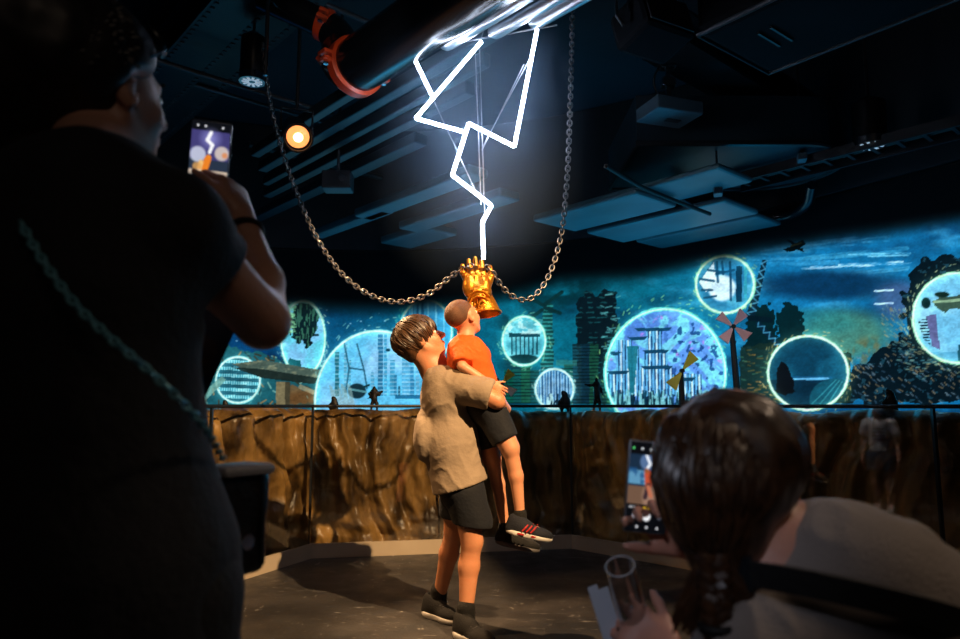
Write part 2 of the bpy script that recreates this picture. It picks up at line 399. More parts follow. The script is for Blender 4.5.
# rock wall: heavy draped folds of rock under an uneven crest
def rock():
    L0 = offs(GL, .22); seg = [np.linalg.norm(L0[i+1]-L0[i]) for i in range(3)]; tot = sum(seg)
    ns, nz_ = 620, 90; s = np.linspace(0, tot, ns); pos = []; nor = []
    for q in s:
        i = 0; r = q
        while i < 2 and r > seg[i]: r -= seg[i]; i += 1
        t = nrm(L0[i+1]-L0[i]); pos.append(L0[i]+t*r); nn = V(-t[1], t[0], 0)
        # rounded corners
        if i > 0 and r < .3: tp = nrm(L0[i]-L0[i-1]); nn = nrm(nn*(.5+r/.6)+V(-tp[1], tp[0], 0)*(.5-r/.6))
        if i < 2 and seg[i]-r < .3: tn = nrm(L0[i+2]-L0[i+1]); e = seg[i]-r; nn = nrm(nn*(.5+e/.6)+V(-tn[1], tn[0], 0)*(.5-e/.6))
        nor.append(nn)
    pos = np.array(pos); nor = np.array(nor); crest = 1.02 + .05*(fbm(s*2.2, 3.1)-.5)*2 + .03*(noise3(s*9, 1.3, 0)-.5)
    z = np.linspace(0, 1, nz_); S, Z = np.meshgrid(s, z, indexing='ij'); ZZ = Z*crest[:, None]
    w = S + .22*(fbm(S*1.1, ZZ*2.2, 4)-.5)*2 + .16*(1-Z)**2*np.sin(S*2.3)
    fold = 1-np.abs(2*np.abs((w*3.1+.4*fbm(S*2, 7.0)) % 1-.5)*1.0); fold = fold**.7
    f2 = 1-np.abs(2*((w*8.3+ZZ*.8) % 1)-1)
    d = .105*fold + .036*f2*(.4+Z) + .08*(fbm(w*4.5, ZZ*2.3, 9)-.5) + .05*(fbm(S*16, ZZ*9, 2)-.5)
    low = np.clip((.3-ZZ)/.3, 0, 1); d = d + .04*low*(1-np.abs(2*((ZZ*9+S*1.4+.6*fbm(S*2, ZZ*3)) % 1)-1))
    d = np.clip(d, 0, .19)
    tops = np.clip((Z-.93)/.07, 0, 1)**2
    pts = pos[:, None, :] + nor[:, None, :]*(.0-d+tops*.12)[..., None]; pts[..., 2] = ZZ
    front = pts.reshape(-1, 3); k = nz_
    back = pos + nor*.42; bt = back.copy(); bt[:, 2] = crest-.03; bb = back.copy(); bb[:, 2] = 0
    verts = np.concatenate([front, bt, bb]); nf = len(front)
    i, j = np.meshgrid(np.arange(ns-1), np.arange(k-1), indexing='ij'); i = i.ravel(); j = j.ravel()
    F = [np.stack([i*k+j, (i+1)*k+j, (i+1)*k+j+1, i*k+j+1], 1)]
    i = np.arange(ns-1)
    F.append(np.stack([i*k+k-1, (i+1)*k+k-1, nf+i+1, nf+i], 1)); F.append(np.stack([nf+i, nf+i+1, nf+ns+i+1, nf+ns+i], 1))
    F.append(np.stack([nf+ns+i, nf+ns+i+1, (i+1)*k, i*k], 1))
    m = mat('rock_skin', (46, 32, 16), .38, noise=(5, .36, (168, 130, 72)), bump=(22, 1.0), stretch=(1, 1, .45))
    o = link('rock_wall', mesh_np(verts, np.concatenate(F)), m, None, c1*V(1,1,0), smooth=True)
    return tag(o, 'low brown rock wall with draped vertical folds below the glowing mural', 'rock wall')
rock()
# ================================================================== THE BACKLIT MURAL
HOR = 405.4
def wp(px, D):
    d = ray(px, HOR); return CAM*V(1,1,0) + d*V(1,1,0)*(D/d[1])
MW = [(-260, 5.2), (-60, 6.2), (120, 7.0), (260, 7.5), (400, 7.65), (540, 7.3), (680, 6.6), (800, 5.85), (900, 5.2), (1010, 4.62), (1120, 4.15)]
mline = np.array(spline([wp(*q) for q in MW], 60))
ml = np.concatenate([[0], np.cumsum(np.linalg.norm(np.diff(mline, axis=0), axis=1))])
NS_, NZ_ = 1500, 330
sv = np.linspace(0, ml[-1], NS_); bx = np.interp(sv, ml, mline[:, 0]); by = np.interp(sv, ml, mline[:, 1])
zv = np.linspace(.55, 2.75, NZ_)
W_ = np.zeros((NS_, NZ_, 3)); W_[..., 0] = bx[:, None]; W_[..., 1] = by[:, None]; W_[..., 2] = zv[None]
AX, AY = proj(W_)                      # artwork units of the print
Cc = np.zeros((NS_, NZ_, 3)); RG = np.zeros((NS_, NZ_), dtype=int)
AXM = AX[:, NZ_//2]
def rows(mask):
    c = np.flatnonzero(mask.any(axis=1))
    return slice(c[0], c[-1]+1) if len(c) else slice(0, 0)
def mixc(mask, col, a=1.0):
    sl = rows(mask); k = np.clip(mask[sl]*a, 0, 1)[..., None]; Cc[sl] = Cc[sl]*(1-k) + np.array(col, float)*k
def addc(mask, col):
    Cc[:] = Cc + np.clip(mask, 0, 3)[..., None]*np.array(col, float)
def cols(x0, x1):
    a = max(int(np.searchsorted(AXM, x0-8)), 0); return slice(a, max(int(np.searchsorted(AXM, x1+8)), a))
def sst(a, b, x): t = np.clip((x-a)/(b-a), 0, 1); return t*t*(3-2*t)
def blob(cx, cy, rx, ry, soft=.5):
    out = np.zeros_like(AX); sl = cols(cx-rx*1.4, cx+rx*1.4)
    q = np.sqrt(((AX[sl]-cx)/rx)**2+((AY[sl]-cy)/ry)**2); out[sl] = 1-sst(1-soft, 1+soft*.3, q); return out
def poly(pts, rag=0.0, fr=.25):
    x0 = min(p[0] for p in pts)-12; x1 = max(p[0] for p in pts)+12; sl = cols(x0, x1); out = np.zeros_like(AX); A, B = AX[sl], AY[sl]
    X = A + (rag*(noise3(A*fr, B*fr, 3)-.5)*2 if rag else 0); Y = B + (rag*(noise3(A*fr, B*fr, 8)-.5)*2 if rag else 0)
    ins = np.zeros(X.shape, bool); n = len(pts)
    for a in range(n):
        xa, ya = pts[a]; xb, yb = pts[(a+1) % n]
        if ya == yb: continue
        ins ^= ((ya > Y) != (yb > Y)) & (X < (xb-xa)*(Y-ya)/(yb-ya)+xa)
    out[sl] = ins; return out
def rect(x0, y0, x1, y1): return ((AX > x0) & (AX < x1) & (AY > y0) & (AY < y1)).astype(float)
def seg(x0, y0, x1, y1, w):
    out = np.zeros_like(AX); sl = cols(min(x0, x1)-w, max(x0, x1)+w); X = AX[sl]; Y = AY[sl]
    dx, dy = x1-x0, y1-y0; h = np.clip(((X-x0)*dx+(Y-y0)*dy)/(dx*dx+dy*dy+1e-9), 0, 1)
    out[sl] = 1-sst(w*.5, w*.5+.6, np.hypot(X-x0-h*dx, Y-y0-h*dy)); return out
rs = np.random.RandomState(5)
# sky
n1 = fbm(AX/90, AY/28, 1); n2 = fbm(AX/38+4, AY/12+AX*.004, 2); n3 = fbm(AX/160, AY/50, 7)
t = sst(180, 560, AX)[..., None]
Cc[:] = np.array([6, 58, 104])*(1-t) + np.array([8, 104, 128])*t
t = sst(620, 780, AX)[..., None]; Cc = Cc*(1-t) + np.array([18, 108, 150])*t
mixc(sst(.45, .8, n1), (4, 30, 60), .6); mixc(sst(.5, .75, n2)*sst(560, 700, AX), (70, 165, 205), .55)
mixc(sst(.52, .8, n3)*(1-sst(480, 620, AX)), (10, 120, 140), .5)
# bands of streaked cloud on the right
for (x0, y0, x1, y1, w, c, a) in [(790, 262, 915, 250, 5, (60,150,185), .6), (800, 268, 925, 262, 1.5, (170,215,235), .9), (845, 256, 915, 254, 1.5, (120,200,225), .8), (700, 240, 960, 208, 9, (50,140,190), .5), (760, 252, 900, 236, 4, (90,170,210), .4), (690, 262, 840, 258, 6, (60,150,190), .5), (850, 274, 915, 268, 2, (80,160,190), .6)]:
    for q_ in range(5):
        dy_ = rs.uniform(-w, w)*.9; k_ = sorted(rs.uniform(0, 1, 2)); yy = lambda t: y0+(y1-y0)*t+dy_; mixc(seg(x0+(x1-x0)*k_[0]*.6, yy(k_[0]*.6), x0+(x1-x0)*(.5+k_[1]*.5), yy(.5+k_[1]*.5), w*rs.uniform(.2, .8))*sst(.3, .65, fbm(AX/16, AY/5, q_)), c, a)
mixc(blob(830, 285, 90, 17), (6, 40, 68), .8); mixc(blob(900, 300, 30, 22), (70, 92, 130), .8)
mixc(blob(845, 335, 55, 30), (84, 128, 96), .75); mixc(blob(815, 322, 50, 16), (40, 118, 118), .6); mixc(blob(870, 352, 26, 18)*sst(.35, .6, fbm(AX/6, AY/9, 4)), (112, 100, 62), .6)
for y in (291, 304): mixc(seg(875, y, 893, y-1, 1.2), (190, 225, 250), .9)
# stars
for _ in range(60):
    x, y = rs.uniform(205, 470), rs.uniform(285, 345); mixc(blob(x, y, .8+rs.rand()*.6, .8), (170, 215, 235), .8*rs.rand())
# smoke column, ruined towers
sm = blob(519, 338, 24, 56, .7)*sst(.3, .55, fbm(AX/14, AY/14, 5)); mixc(sm, (5, 30, 40), .95)
mixc(blob(560, 290, 60, 26, .8)*sst(.35, .6, fbm(AX/22, AY/16, 6)), (4, 40, 46), .8)
tow = poly([(578, 404), (577, 300), (588, 291), (597, 296), (603, 289), (617, 293), (619, 404)], 2.2); mixc(tow, (8, 26, 34)); RG[tow > .5] = 1
mixc(tow*(np.abs((AY/5) % 1-.5) < .14)*(fbm(AX/5, AY/5, 3) > .5), (24, 80, 86), .8)
for _ in range(26): x, y = rs.uniform(600, 619), rs.uniform(294, 350); mixc(seg(x, y, x+rs.uniform(2, 7), y+rs.uniform(-2, 2), .8), (90, 170, 175), .6)
t2 = poly([(540, 396), (543, 306), (548, 300), (553, 304), (554, 396)], 1.2); mixc(t2, (14, 62, 64)); RG[t2 > .5] = 2
mixc(t2*(np.abs((AY/4) % 1-.5) < .2), (50, 150, 150), .7)
for x0, y0, x1, y1 in [(545, 306, 528, 297), (545, 304, 562, 292), (545, 308, 560, 313), (542, 310, 531, 318)]: m_ = seg(x0, y0, x1, y1, 3); mixc(m_, (10, 50, 54)); RG[m_ > .6] = 2
# lower green town
for k in range(16):
    x0 = 496+k*8.5; h = rs.uniform(18, 50); m_ = rect(x0, 404-h, x0+9, 404)
    if k in (9, 10, 11): h = 60; m_ = rect(x0, 404-h, x0+9, 404)
    mixc(m_, (rs.randint(10, 32), rs.randint(52, 92), rs.randint(52, 76)), .75); mixc(m_*(np.abs((AY/3.4) % 1-.5) < .16), (4, 24, 28), .7)
mixc(rect(556, 360, 577, 366), (60, 130, 120), .5)
# left: broken shelf, pillar and rubble
mixc(poly([(180, 410), (180, 372), (215, 345), (262, 352), (300, 372), (330, 385), (345, 410)], 3), (30, 92, 98), .85)
for _ in range(120):
    x, y = rs.uniform(190, 340), rs.uniform(352, 404); a = rs.uniform(0, 3.1); l = rs.uniform(2, 8); mixc(seg(x, y, x+l*math.cos(a), y+l*math.sin(a), 1), [(120,170,160), (60,44,26), (24,50,52), (146,116,76)][rs.randint(4)], .75)
mixc(poly([(330, 402), (290, 384), (284, 404)], 2), (110, 84, 54), .9); mixc(blob(310, 398, 30, 9), (96, 66, 36), .8)
# big debris drift on the right
dr_ = poly([(848, 404), (852, 372), (870, 356), (890, 345), (905, 330), (900, 300), (912, 272), (925, 262), (940, 256), (965, 250), (1100, 240), (1100, 404)], 6, .12); mixc(dr_, (6, 22, 30)); RG[dr_ > .5] = 3
dd = dr_*(fbm(AX/6, AY/4, 3) > .62); mixc(dd, (30, 70, 84), .8)
for _ in range(330):
    a = rs.uniform(2.0, 3.3) if rs.rand() < .6 else rs.uniform(-.5, 1.2); q = rs.uniform(1.02, 1.5); x = 958+48*q*math.cos(a)*1.05; y = 318+46*q*math.sin(a)
    l = rs.uniform(1, 4); mixc(seg(x, y, x+l*math.cos(a+.9), y+l*math.sin(a+.9), .6), [(110,150,140), (60,110,120), (150,140,100)][rs.randint(3)], .55)
for _ in range(170):
    x, y = rs.uniform(850, 1000), rs.uniform(352, 402); mixc(seg(x, y, x+rs.uniform(1, 4), y+rs.uniform(1, 3), .6), [(110,130,140), (60,90,110), (140,120,90)][rs.randint(3)], .6)
# trees and the ruined yard between the two right-hand portals
tr = np.maximum(poly([(744, 350), (746, 318), (757, 305), (770, 303), (776, 320), (776, 350)], 4, .3), poly([(776, 352), (778, 312), (786, 304), (798, 306), (803, 322), (800, 352)], 4, .3)); mixc(tr, (4, 34, 38)); RG[tr > .5] = 4
yd = poly([(738, 404), (740, 348), (770, 342), (800, 350), (850, 352), (850, 404)], 2); mixc(yd, (20, 42, 36), .9)
for _ in range(160):
    x, y = rs.uniform(738, 850), rs.uniform(350, 403); mixc(seg(x, y, x+rs.uniform(2, 6), y+rs.uniform(-1, 1), .8), [(100,88,46), (60,110,90), (24,60,60), (150,110,60)][rs.randint(4)], .6)
# cranes
def truss(x0, y0, x1, y1, w0, w1, reg):
    dx, dy = x1-x0, y1-y0; l = math.hypot(dx, dy); nx, ny = -dy/l, dx/l
    q = poly([(x0+nx*w0, y0+ny*w0), (x0-nx*w0, y0-ny*w0), (x1-nx*w1, y1-ny*w1), (x1+nx*w1, y1+ny*w1)]); mixc(q, (6, 34, 50)); RG[q > .5] = reg
    n = int(l/4)
    for k in range(n):
        a = k/n; b = (k+1)/n; s_ = 1 if k % 2 else -1; wa = w0+(w1-w0)*a; mixc(seg(x0+dx*a+nx*wa*s_, y0+dy*a+ny*wa*s_, x0+dx*b-nx*wa*s_, y0+dy*b-ny*wa*s_, .7), (70, 140, 170), .8)
truss(765, 260, 750, 318, 2.4, 4.5, 5); truss(757, 322, 779, 346, 2.6, 2.6, 5)
mixc(seg(750, 318, 770, 320, 5), (4, 24, 34))
# flying creature
fl = np.maximum.reduce([poly([(790, 246), (803, 240), (806, 244), (797, 250), (789, 252)]), poly([(785, 239), (790, 240), (799, 245), (795, 247)]), poly([(783, 249), (791, 247), (792, 250), (787, 252)]), poly([(794, 248), (803, 248), (804, 252), (800, 251)])]); mixc(fl, (4, 14, 14)); RG[fl > .5] = 6
mixc(seg(791, 246, 801, 243, 1), (120, 120, 60), .5)
# portals
def portal(cx, cy, rx, ry, inner, ring, reg, w=2.4, sparks=40, glow=.5, sc=(150, 230, 200)):
    q = np.sqrt(((AX-cx)/rx)**2+((AY-cy)/ry)**2); r = (rx+ry)/2; d = (q-1)*r
    ins = (q < 1).astype(float); mixc(ins, inner[0]); nn = fbm(AX/r*2.2, AY/r*2.2, reg+2); mixc(ins*sst(.4, .7, nn), inner[1], .8)
    RG[(q < 1+w/r)] = reg; return q, d, ins
def ringed(q, d, ring, w, cx, cy, rx, ry, sparks, sc):
    addc(np.exp(-np.abs(d)/4.5)*.22, ring); wob = w*(.55+.8*noise3(AX/3, AY/3, 1)); mixc(1-sst(wob*.5, wob*.5+.8, np.abs(d)), ring, 1)
    mixc(1-sst(.3, 1.1, np.abs(d+.2)), (235, 255, 240), .75)
    for _ in range(sparks):
        a = rs.uniform(0, 2*PI); k = rs.uniform(1.0, 1.22); x = cx+rx*k*math.cos(a); y = cy+ry*k*math.sin(a); l = rs.uniform(1.5, 5); b = a+rs.uniform(.9, 1.5)
        mixc(seg(x, y, x+l*.8*math.cos(b), y+l*.8*math.sin(b), .5), sc, .6*rs.uniform(.4, 1))
def stripes(ins, per, col, th=.2, a=.8, ph=0): mixc(ins*(np.abs(((AX+ph)/per) % 1-.5) < th), col, a)
GR = (120, 235, 215)
# 1 upper left with falling bars
q, d, i_ = portal(205, 319, 18, 25, ((60, 165, 190), (20, 110, 140)), GR, 10); stripes(i_, 5, (10, 60, 84), .22); stripes(i_, 3.3, (130, 220, 235), .12); mixc(i_*sst(332, 344, AY), (30,130,150)); ringed(q, d, (130, 225, 200), 2, 205, 319, 18, 25, 20, (190, 235, 190))
# 2 lower left with a slatted hall
q, d, i_ = portal(238, 380, 22, 23, ((60, 150, 170), (150, 220, 225)), GR, 11); stripes(i_, 2.4, (170, 230, 235), .2, .7); mixc(i_*(np.abs(((AY-AX*.05)/7) % 1-.5) < .26), (16, 70, 88), .8); ringed(q, d, (130, 220, 225), 1.8, 238, 380, 22, 23, 20, (150, 210, 200))
# 3 tall portal with a crested head
q, d, i_ = portal(303, 338, 22, 37, ((120, 185, 225), (90, 205, 220)), GR, 12, sparks=60); 
cr = poly([(292, 336), (289, 320), (295, 305), (305, 299), (316, 303), (320, 316), (315, 334), (307, 350), (303, 341), (299, 346)], 2.5, .4); mixc(cr, (10, 34, 40)); mixc(cr*(noise3(AX/1.2, AY/6, 4) > .62), (80, 150, 120), .6)
for x in (297, 316): mixc(seg(x-1.5, 335, x+2, 335, 1.6), (6, 30, 40))
for _ in range(50):
    a = rs.uniform(2.3, 3.9); x, y = 292+rs.uniform(-4, 4), 318+rs.uniform(-14, 14); mixc(seg(x, y, x+6*math.cos(a), y-6*math.sin(a)*.6, .7), (150, 225, 170), .6)
mixc(i_*poly([(284, 372), (290, 358), (300, 360), (303, 372)], 1), (20, 90, 100)); ringed(q, d, (130, 230, 215), 2.4, 303, 338, 22, 37, 60, (200, 240, 220))
# shelf in front of portals 2 and 3
sh = poly([(232, 364), (262, 360), (332, 372), (331, 380), (312, 383), (262, 377)]); mixc(sh, (74, 92, 84)); RG[sh > .5] = 13; mixc(sh*sst(.5, .7, fbm(AX/7, AY/3)), (130, 136, 112), .8)
mixc(poly([(231, 367), (262, 369), (331, 380), (312, 384), (262, 378)]), (26, 40, 38), .9); pl_ = rect(276, 382, 290, 405); mixc(pl_, (120, 112, 84)); mixc(pl_*(AX > 285), (70, 66, 50)); RG[pl_ > .5] = 13
mixc(poly([(196, 398), (222, 376), (226, 380), (204, 402)]), (120, 170, 160), .8); mixc(poly([(300, 384), (345, 404), (336, 404), (298, 388)]), (150, 140, 110), .8)
# 4 wide portal with a pale city
q, d, i_ = portal(377, 402, 62, 71, ((96, 190, 232), (150, 200, 238)), GR, 14)
mixc(i_*(1-sst(372, 404, AY))*.0, (0,0,0))
for x, w, y0, c in [(335, 4, 352, (30,104,120)), (344, 3, 340, (84,160,190)), (349, 2, 360, (70,150,180)), (378, 5, 334, (36,110,150)), (384, 3, 334, (60,150,190)), (390, 5, 360, (60,150,190)), (371, 3, 372, (80,160,196)), (394, 3, 375, (40,120,160)), (402, 8, 352, (80,160,200)), (410, 4, 362, (44,126,170)), (416, 3, 344, (90,170,210)), (422, 6, 350, (60,140,180)), (398, 2, 386, (20,90,120))]:
    m_ = i_*rect(x, y0, x+w, 396); mixc(m_, c, .9); mixc(m_*(np.abs((AY/4) % 1-.5) < .12), (180, 220, 240), .5)
for s_ in [(344, 342, 349, 368), (349, 368, 364, 370), (357, 344, 364, 370), (349, 368, 346, 392), (364, 370, 367, 388)]: mixc(i_*seg(*s_, 1.1), (40, 96, 120), .9)
mixc(i_*blob(357, 391, 9.5, 8, .15), (22, 52, 64)); mixc(i_*seg(349, 389, 366, 392, 1.5), (90, 150, 160)); mixc(i_*seg(362, 388, 369, 385, 1.5), (20, 60, 70)); mixc(i_*blob(388, 350, 2.6, 1.8, .3), (14, 60, 80))
for k in range(14): x = 333+k*1.6; mixc(i_*seg(x, 404, x-3, 392-rs.rand()*8, .9), (140, 170, 170), .6)
mixc(i_*rect(395, 395, 430, 399), (20, 90, 130), .8); ringed(q, d, (140, 225, 225), 2, 377, 402, 62, 71, 46, (150, 220, 210))
# 5 behind the boys' heads
q, d, i_ = portal(426, 331, 26, 31, ((60, 160, 205), (30, 120, 170)), GR, 15); stripes(i_*(AX < 425), 5, (20, 84, 130), .25, .7); stripes(i_, 8, (120, 205, 235), .1, .7); ringed(q, d, (90, 215, 220), 2.4, 426, 331, 26, 31, 60, (90, 220, 190))
# 6 pavilion portal
q, d, i_ = portal(524, 341, 21.5, 24.5, ((110, 200, 215), (60, 150, 170)), GR, 16)
mixc(i_*rect(509, 333, 540, 337), (18, 70, 84)); 
for x in np.arange(511, 540, 4.2): mixc(i_*rect(x, 336, x+1.6, 355), (20, 74, 90), .9)
mixc(i_*blob(523, 359, 17, 5, .2), (10, 50, 58)); mixc(i_*(AY < 334)*sst(.5, .62, fbm(AX/5, AY/3)), (200, 240, 240), .7); ringed(q, d, (120, 230, 210), 2, 524, 341, 21.5, 24.5, 26, (150, 235, 190))
# 7 small low portal
q, d, i_ = portal(554.5, 389, 19, 20, ((60, 120, 170), (130, 180, 220)), GR, 17); stripes(i_, 4.5, (24, 70, 110), .25, .7); stripes(i_, 2.9, (170, 215, 235), .1, .8)
for _ in range(26): x = rs.uniform(541, 571); mixc(i_*seg(x, 405, x+rs.uniform(-2, 2), 405-rs.uniform(3, 11), 1.3), [(12,34,50), (170,215,220)][rs.randint(2)], .85)
ringed(q, d, (140, 215, 225), 2, 554.5, 389, 19, 20, 20, (190, 230, 220))
# 8 great portal with terraces, columns and swirling energy
q, d, i_ = portal(665.5, 373, 60, 64, ((96, 150, 226), (60, 100, 180)), GR, 18, sparks=90)
sw = fbm(AX/9+np.sin(AY/9), AY/9+np.cos(AX/11), 3); mixc(i_*sst(.44, .62, sw), (120, 214, 236), .9); mixc(i_*sst(.62, .75, fbm(AX/6, AY/6, 8)), (176, 130, 226), .8); mixc(i_*sst(.55, .62, fbm(AX/4.5, AY/4.5, 5))*sst(655, 680, AX), (16, 60, 120), .8)
for x0, x1, y0, y1 in [(608, 626, 372, 396), (624, 640, 346, 396), (640, 672, 368, 396), (644, 668, 350, 368), (616, 632, 340, 372), (646, 662, 330, 350), (672, 702, 374, 396)]:
    m_ = i_*rect(x0, y0, x1, y1); mixc(m_, (96, 176, 222), .85); mixc(m_*(np.abs((AX/3.3) % 1-.5) < .17), (14, 52, 104), .9); mixc(m_*(np.abs((AX/7.1) % 1-.5) < .1), (200, 232, 250), .9)
for x0, x1, y in [(606, 630, 371), (640, 674, 366), (642, 670, 350), (634, 672, 328), (627, 648, 337), (672, 696, 378), (608, 622, 352)]: mixc(i_*poly([(x0, y), (x1, y-.5), (x1-4, y+3.2), (x0+4, y+3.2)]), (14, 66, 96), .95)
mixc(i_*poly([(627, 346), (638, 346), (634, 396), (630, 396)]), (24, 110, 128), .9)
for _ in range(200): x = rs.uniform(612, 722); mixc(i_*seg(x, 406, x+rs.uniform(-2, 2), 404-rs.uniform(2, 14), 1.2), [(10,40,60), (14,60,80), (120,190,200)][rs.randint(3)], .85)
ringed(q, d, (110, 235, 225), 3.2, 665.5, 373, 60, 64, 110, (160, 235, 150))
# 9 high portal with a bright window
q, d, i_ = portal(725, 284.5, 29, 28.5, ((40, 120, 160), (90, 180, 205)), GR, 19)
mixc(i_*np.maximum(blob(722, 288, 15, 14, .2), poly([(699, 282), (714, 262), (716, 284), (706, 292)])), (214, 240, 252), .95)
for s_ in [(717, 262, 718, 282), (708, 270, 722, 272), (700, 279, 714, 281), (722, 262, 723, 274), (730, 262, 731, 300), (702, 290, 712, 290), (716, 274, 734, 270), (704, 298, 716, 296)]: mixc(i_*seg(*s_, 1.8), (16, 70, 100), .9)
mixc(i_*rect(736, 266, 742, 302), (10, 58, 84)); mixc(i_*rect(744, 262, 747, 300), (50, 150, 170)); ringed(q, d, (150, 235, 190), 2.4, 725, 284.5, 29, 28.5, 40, (210, 240, 150))
# 10 low portal with a hooded shape
q, d, i_ = portal(808, 373, 40, 37, ((10, 62, 84), (22, 92, 116)), GR, 20); mixc(i_*seg(793, 379.5, 828, 378.5, 1.3), (150, 220, 250)); mixc(i_*seg(793, 379, 830, 379, 5), (30, 110, 160), .4)
mixc(i_*rect(770, 380, 850, 410), (6, 34, 50), .7); mixc(i_*blob(835, 400, 26, 22, .05), (20, 84, 100), .9)
for k in range(5): mixc(i_*seg(812+k*8, 404, 836+k*3, 380+k, .8), (50, 130, 140), .8)
hd = i_*poly([(776, 392), (777, 368), (781, 361), (787, 364), (793, 378), (795, 392), (785, 396)], 1); mixc(hd, (8, 14, 20)); ringed(q, d, (170, 235, 190), 2.2, 808, 373, 40, 37, 70, (220, 190, 120))
# 11 portal at the right edge with a floating platform
q, d, i_ = portal(958, 318, 45, 45, ((110, 180, 208), (150, 205, 222)), GR, 21); mixc(i_*rect(900, 352, 1010, 380), (60, 130, 160), .6)
mixc(i_*poly([(932, 302), (940, 297), (975, 294), (990, 300), (970, 307), (950, 309), (945, 313), (938, 309)], .8), (60, 84, 70)); mixc(i_*seg(934, 302, 985, 298, 2), (160, 190, 150), .8); mixc(i_*blob(942, 294.5, 8, 3, .2), (20, 44, 36)); mixc(i_*blob(926, 303, 5, 6, .2), (10, 40, 40))
mixc(i_*poly([(926, 316), (936, 314), (940, 350), (932, 346)]), (96, 100, 140)); mixc(i_*poly([(918, 322), (927, 317), (931, 346), (924, 340)])*(np.abs((AY/3) % 1-.5) < .25), (20, 44, 60)); mixc(i_*rect(958, 345, 1000, 368), (10, 60, 70), .8)
ringed(q, d, (160, 235, 180), 2.4, 958, 318, 45, 45, 90, (220, 230, 170))
gr = noise3(AX/1.7, AY/1.3, 2)*.5+fbm(AX/7, AY/5, 12)*.9; Cc = Cc*(.83+.36*gr)[..., None]; Cc *= 1+sst(640, 800, AX)[..., None]*np.array([.02, .06, .10])
# light falloff towards the mural's top edge, painted into its colours
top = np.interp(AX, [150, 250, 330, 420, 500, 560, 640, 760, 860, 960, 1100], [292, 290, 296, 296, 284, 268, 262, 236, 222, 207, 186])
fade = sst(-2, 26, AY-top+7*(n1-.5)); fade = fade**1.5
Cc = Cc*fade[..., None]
Cc = np.clip(Cc, 0, 255); Cc = 255*(Cc/255)**1.08
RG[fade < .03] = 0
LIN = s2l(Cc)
M['mural'] = attr_mat('backlit_print', 1.0)
mo = thing('mural', V(bx[NS_//2], by[NS_//2], 0), 'long curved backlit mural of glowing ring portals over a ruined teal city', 'mural')
def mural_piece(name, reg, parent, label=None):
    cell = RG[:-1, :-1] == reg
    i, j = np.nonzero(cell)
    if len(i) == 0: return
    q = np.stack([i*NZ_+j, (i+1)*NZ_+j, (i+1)*NZ_+j+1, i*NZ_+j+1], 1); u, inv = np.unique(q, return_inverse=True)
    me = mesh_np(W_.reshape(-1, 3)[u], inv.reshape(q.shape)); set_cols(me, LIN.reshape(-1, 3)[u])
    o = link(name, me, M['mural'], parent)
    if label: o['label'] = label
    return o
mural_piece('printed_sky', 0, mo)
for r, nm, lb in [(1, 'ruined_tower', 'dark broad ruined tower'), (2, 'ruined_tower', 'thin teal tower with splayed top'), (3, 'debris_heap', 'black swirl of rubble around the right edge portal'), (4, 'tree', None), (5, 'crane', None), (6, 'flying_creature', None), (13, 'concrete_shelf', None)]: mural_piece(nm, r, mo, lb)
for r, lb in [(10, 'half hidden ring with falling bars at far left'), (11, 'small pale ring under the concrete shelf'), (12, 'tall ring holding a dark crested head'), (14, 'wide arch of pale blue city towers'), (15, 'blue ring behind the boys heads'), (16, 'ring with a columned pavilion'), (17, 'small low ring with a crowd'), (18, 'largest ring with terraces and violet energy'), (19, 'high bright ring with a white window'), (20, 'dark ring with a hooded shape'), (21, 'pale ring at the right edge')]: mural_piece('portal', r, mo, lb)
# backing panel with real thickness and a black header above it
def curved(name, m, z0, z1, d0, d1, parent=None, step=25):
    ii = list(range(0, NS_, step))+[NS_-1]; vs = []; n = len(ii)
    for a in ii:
        b0, b1 = max(a-3, 0), min(a+3, NS_-1); t_ = nrm(V(bx[b1]-bx[b0], by[b1]-by[b0], 0)); nn = V(-t_[1], t_[0], 0)
        for d in (d0, d1):
            for z in (z0, z1): vs.append(V(bx[a], by[a], 0)+nn*d+V(0, 0, z))
    fs = []
    for k in range(n-1):
        a = k*4; b = a+4; fs += [(a, b, b+1, a+1), (a+2, a+3, b+3, b+2), (a+1, b+1, b+3, a+3), (a, a+2, b+2, b)]
    fs += [(0, 1, 3, 2), ((n-1)*4, (n-1)*4+2, (n-1)*4+3, (n-1)*4+1)]
    return MB().add(vs, fs).build(name, m, parent)
curved('backing_panel', M['black'], .5, 2.76, .01, .06, mo)
tag(curved('trim_1', M['black'], 2.77, H-.01, -.02, .2), kind='structure')
tag(curved('trim_2', M['black'], 0, .49, -.02, .2), kind='structure')
# ================================================================== CEILING STEEL, DUCTS, PIPES
def along(px, py, z, d, l0, l1): p = Pz(px, py, z); return p + d*l0, p + d*l1
def girder(name, p, q, w, h, label, cat='beam', rivets=True, group=None):
    """box girder with flanges and a row of rivets along both flanges"""
    t = thing(name, (p+q)/2, label, cat, group); d = nrm(q-p); x = nrm(np.cross(d, ZU))
    MB().bar(p, q, w*.12, h).build('web', M['steel_dark'], t)
    for s in (-1, 1): MB().bar(p+ZU*s*h/2, q+ZU*s*h/2, w, .022).build('flange', M['steel_dark'], t)
    if rivets:
        mb = MB(); L_ = np.linalg.norm(q-p); n = int(L_/.07)
        for k in range(n):
            for s in (-1, 1):
                c = p + d*(k+.5)*.07 - ZU*(h/2+.013) + x*s*w*.4; mb.box(c, (.012, .012, .006), (x, d, ZU))
        o = mb.build('rivets', M['chrome_dull'], t, fix=False); o['kind'] = 'stuff'
    return t
M['chrome_dull'] = mat('dull_zinc', (60, 66, 72), .5, .4)
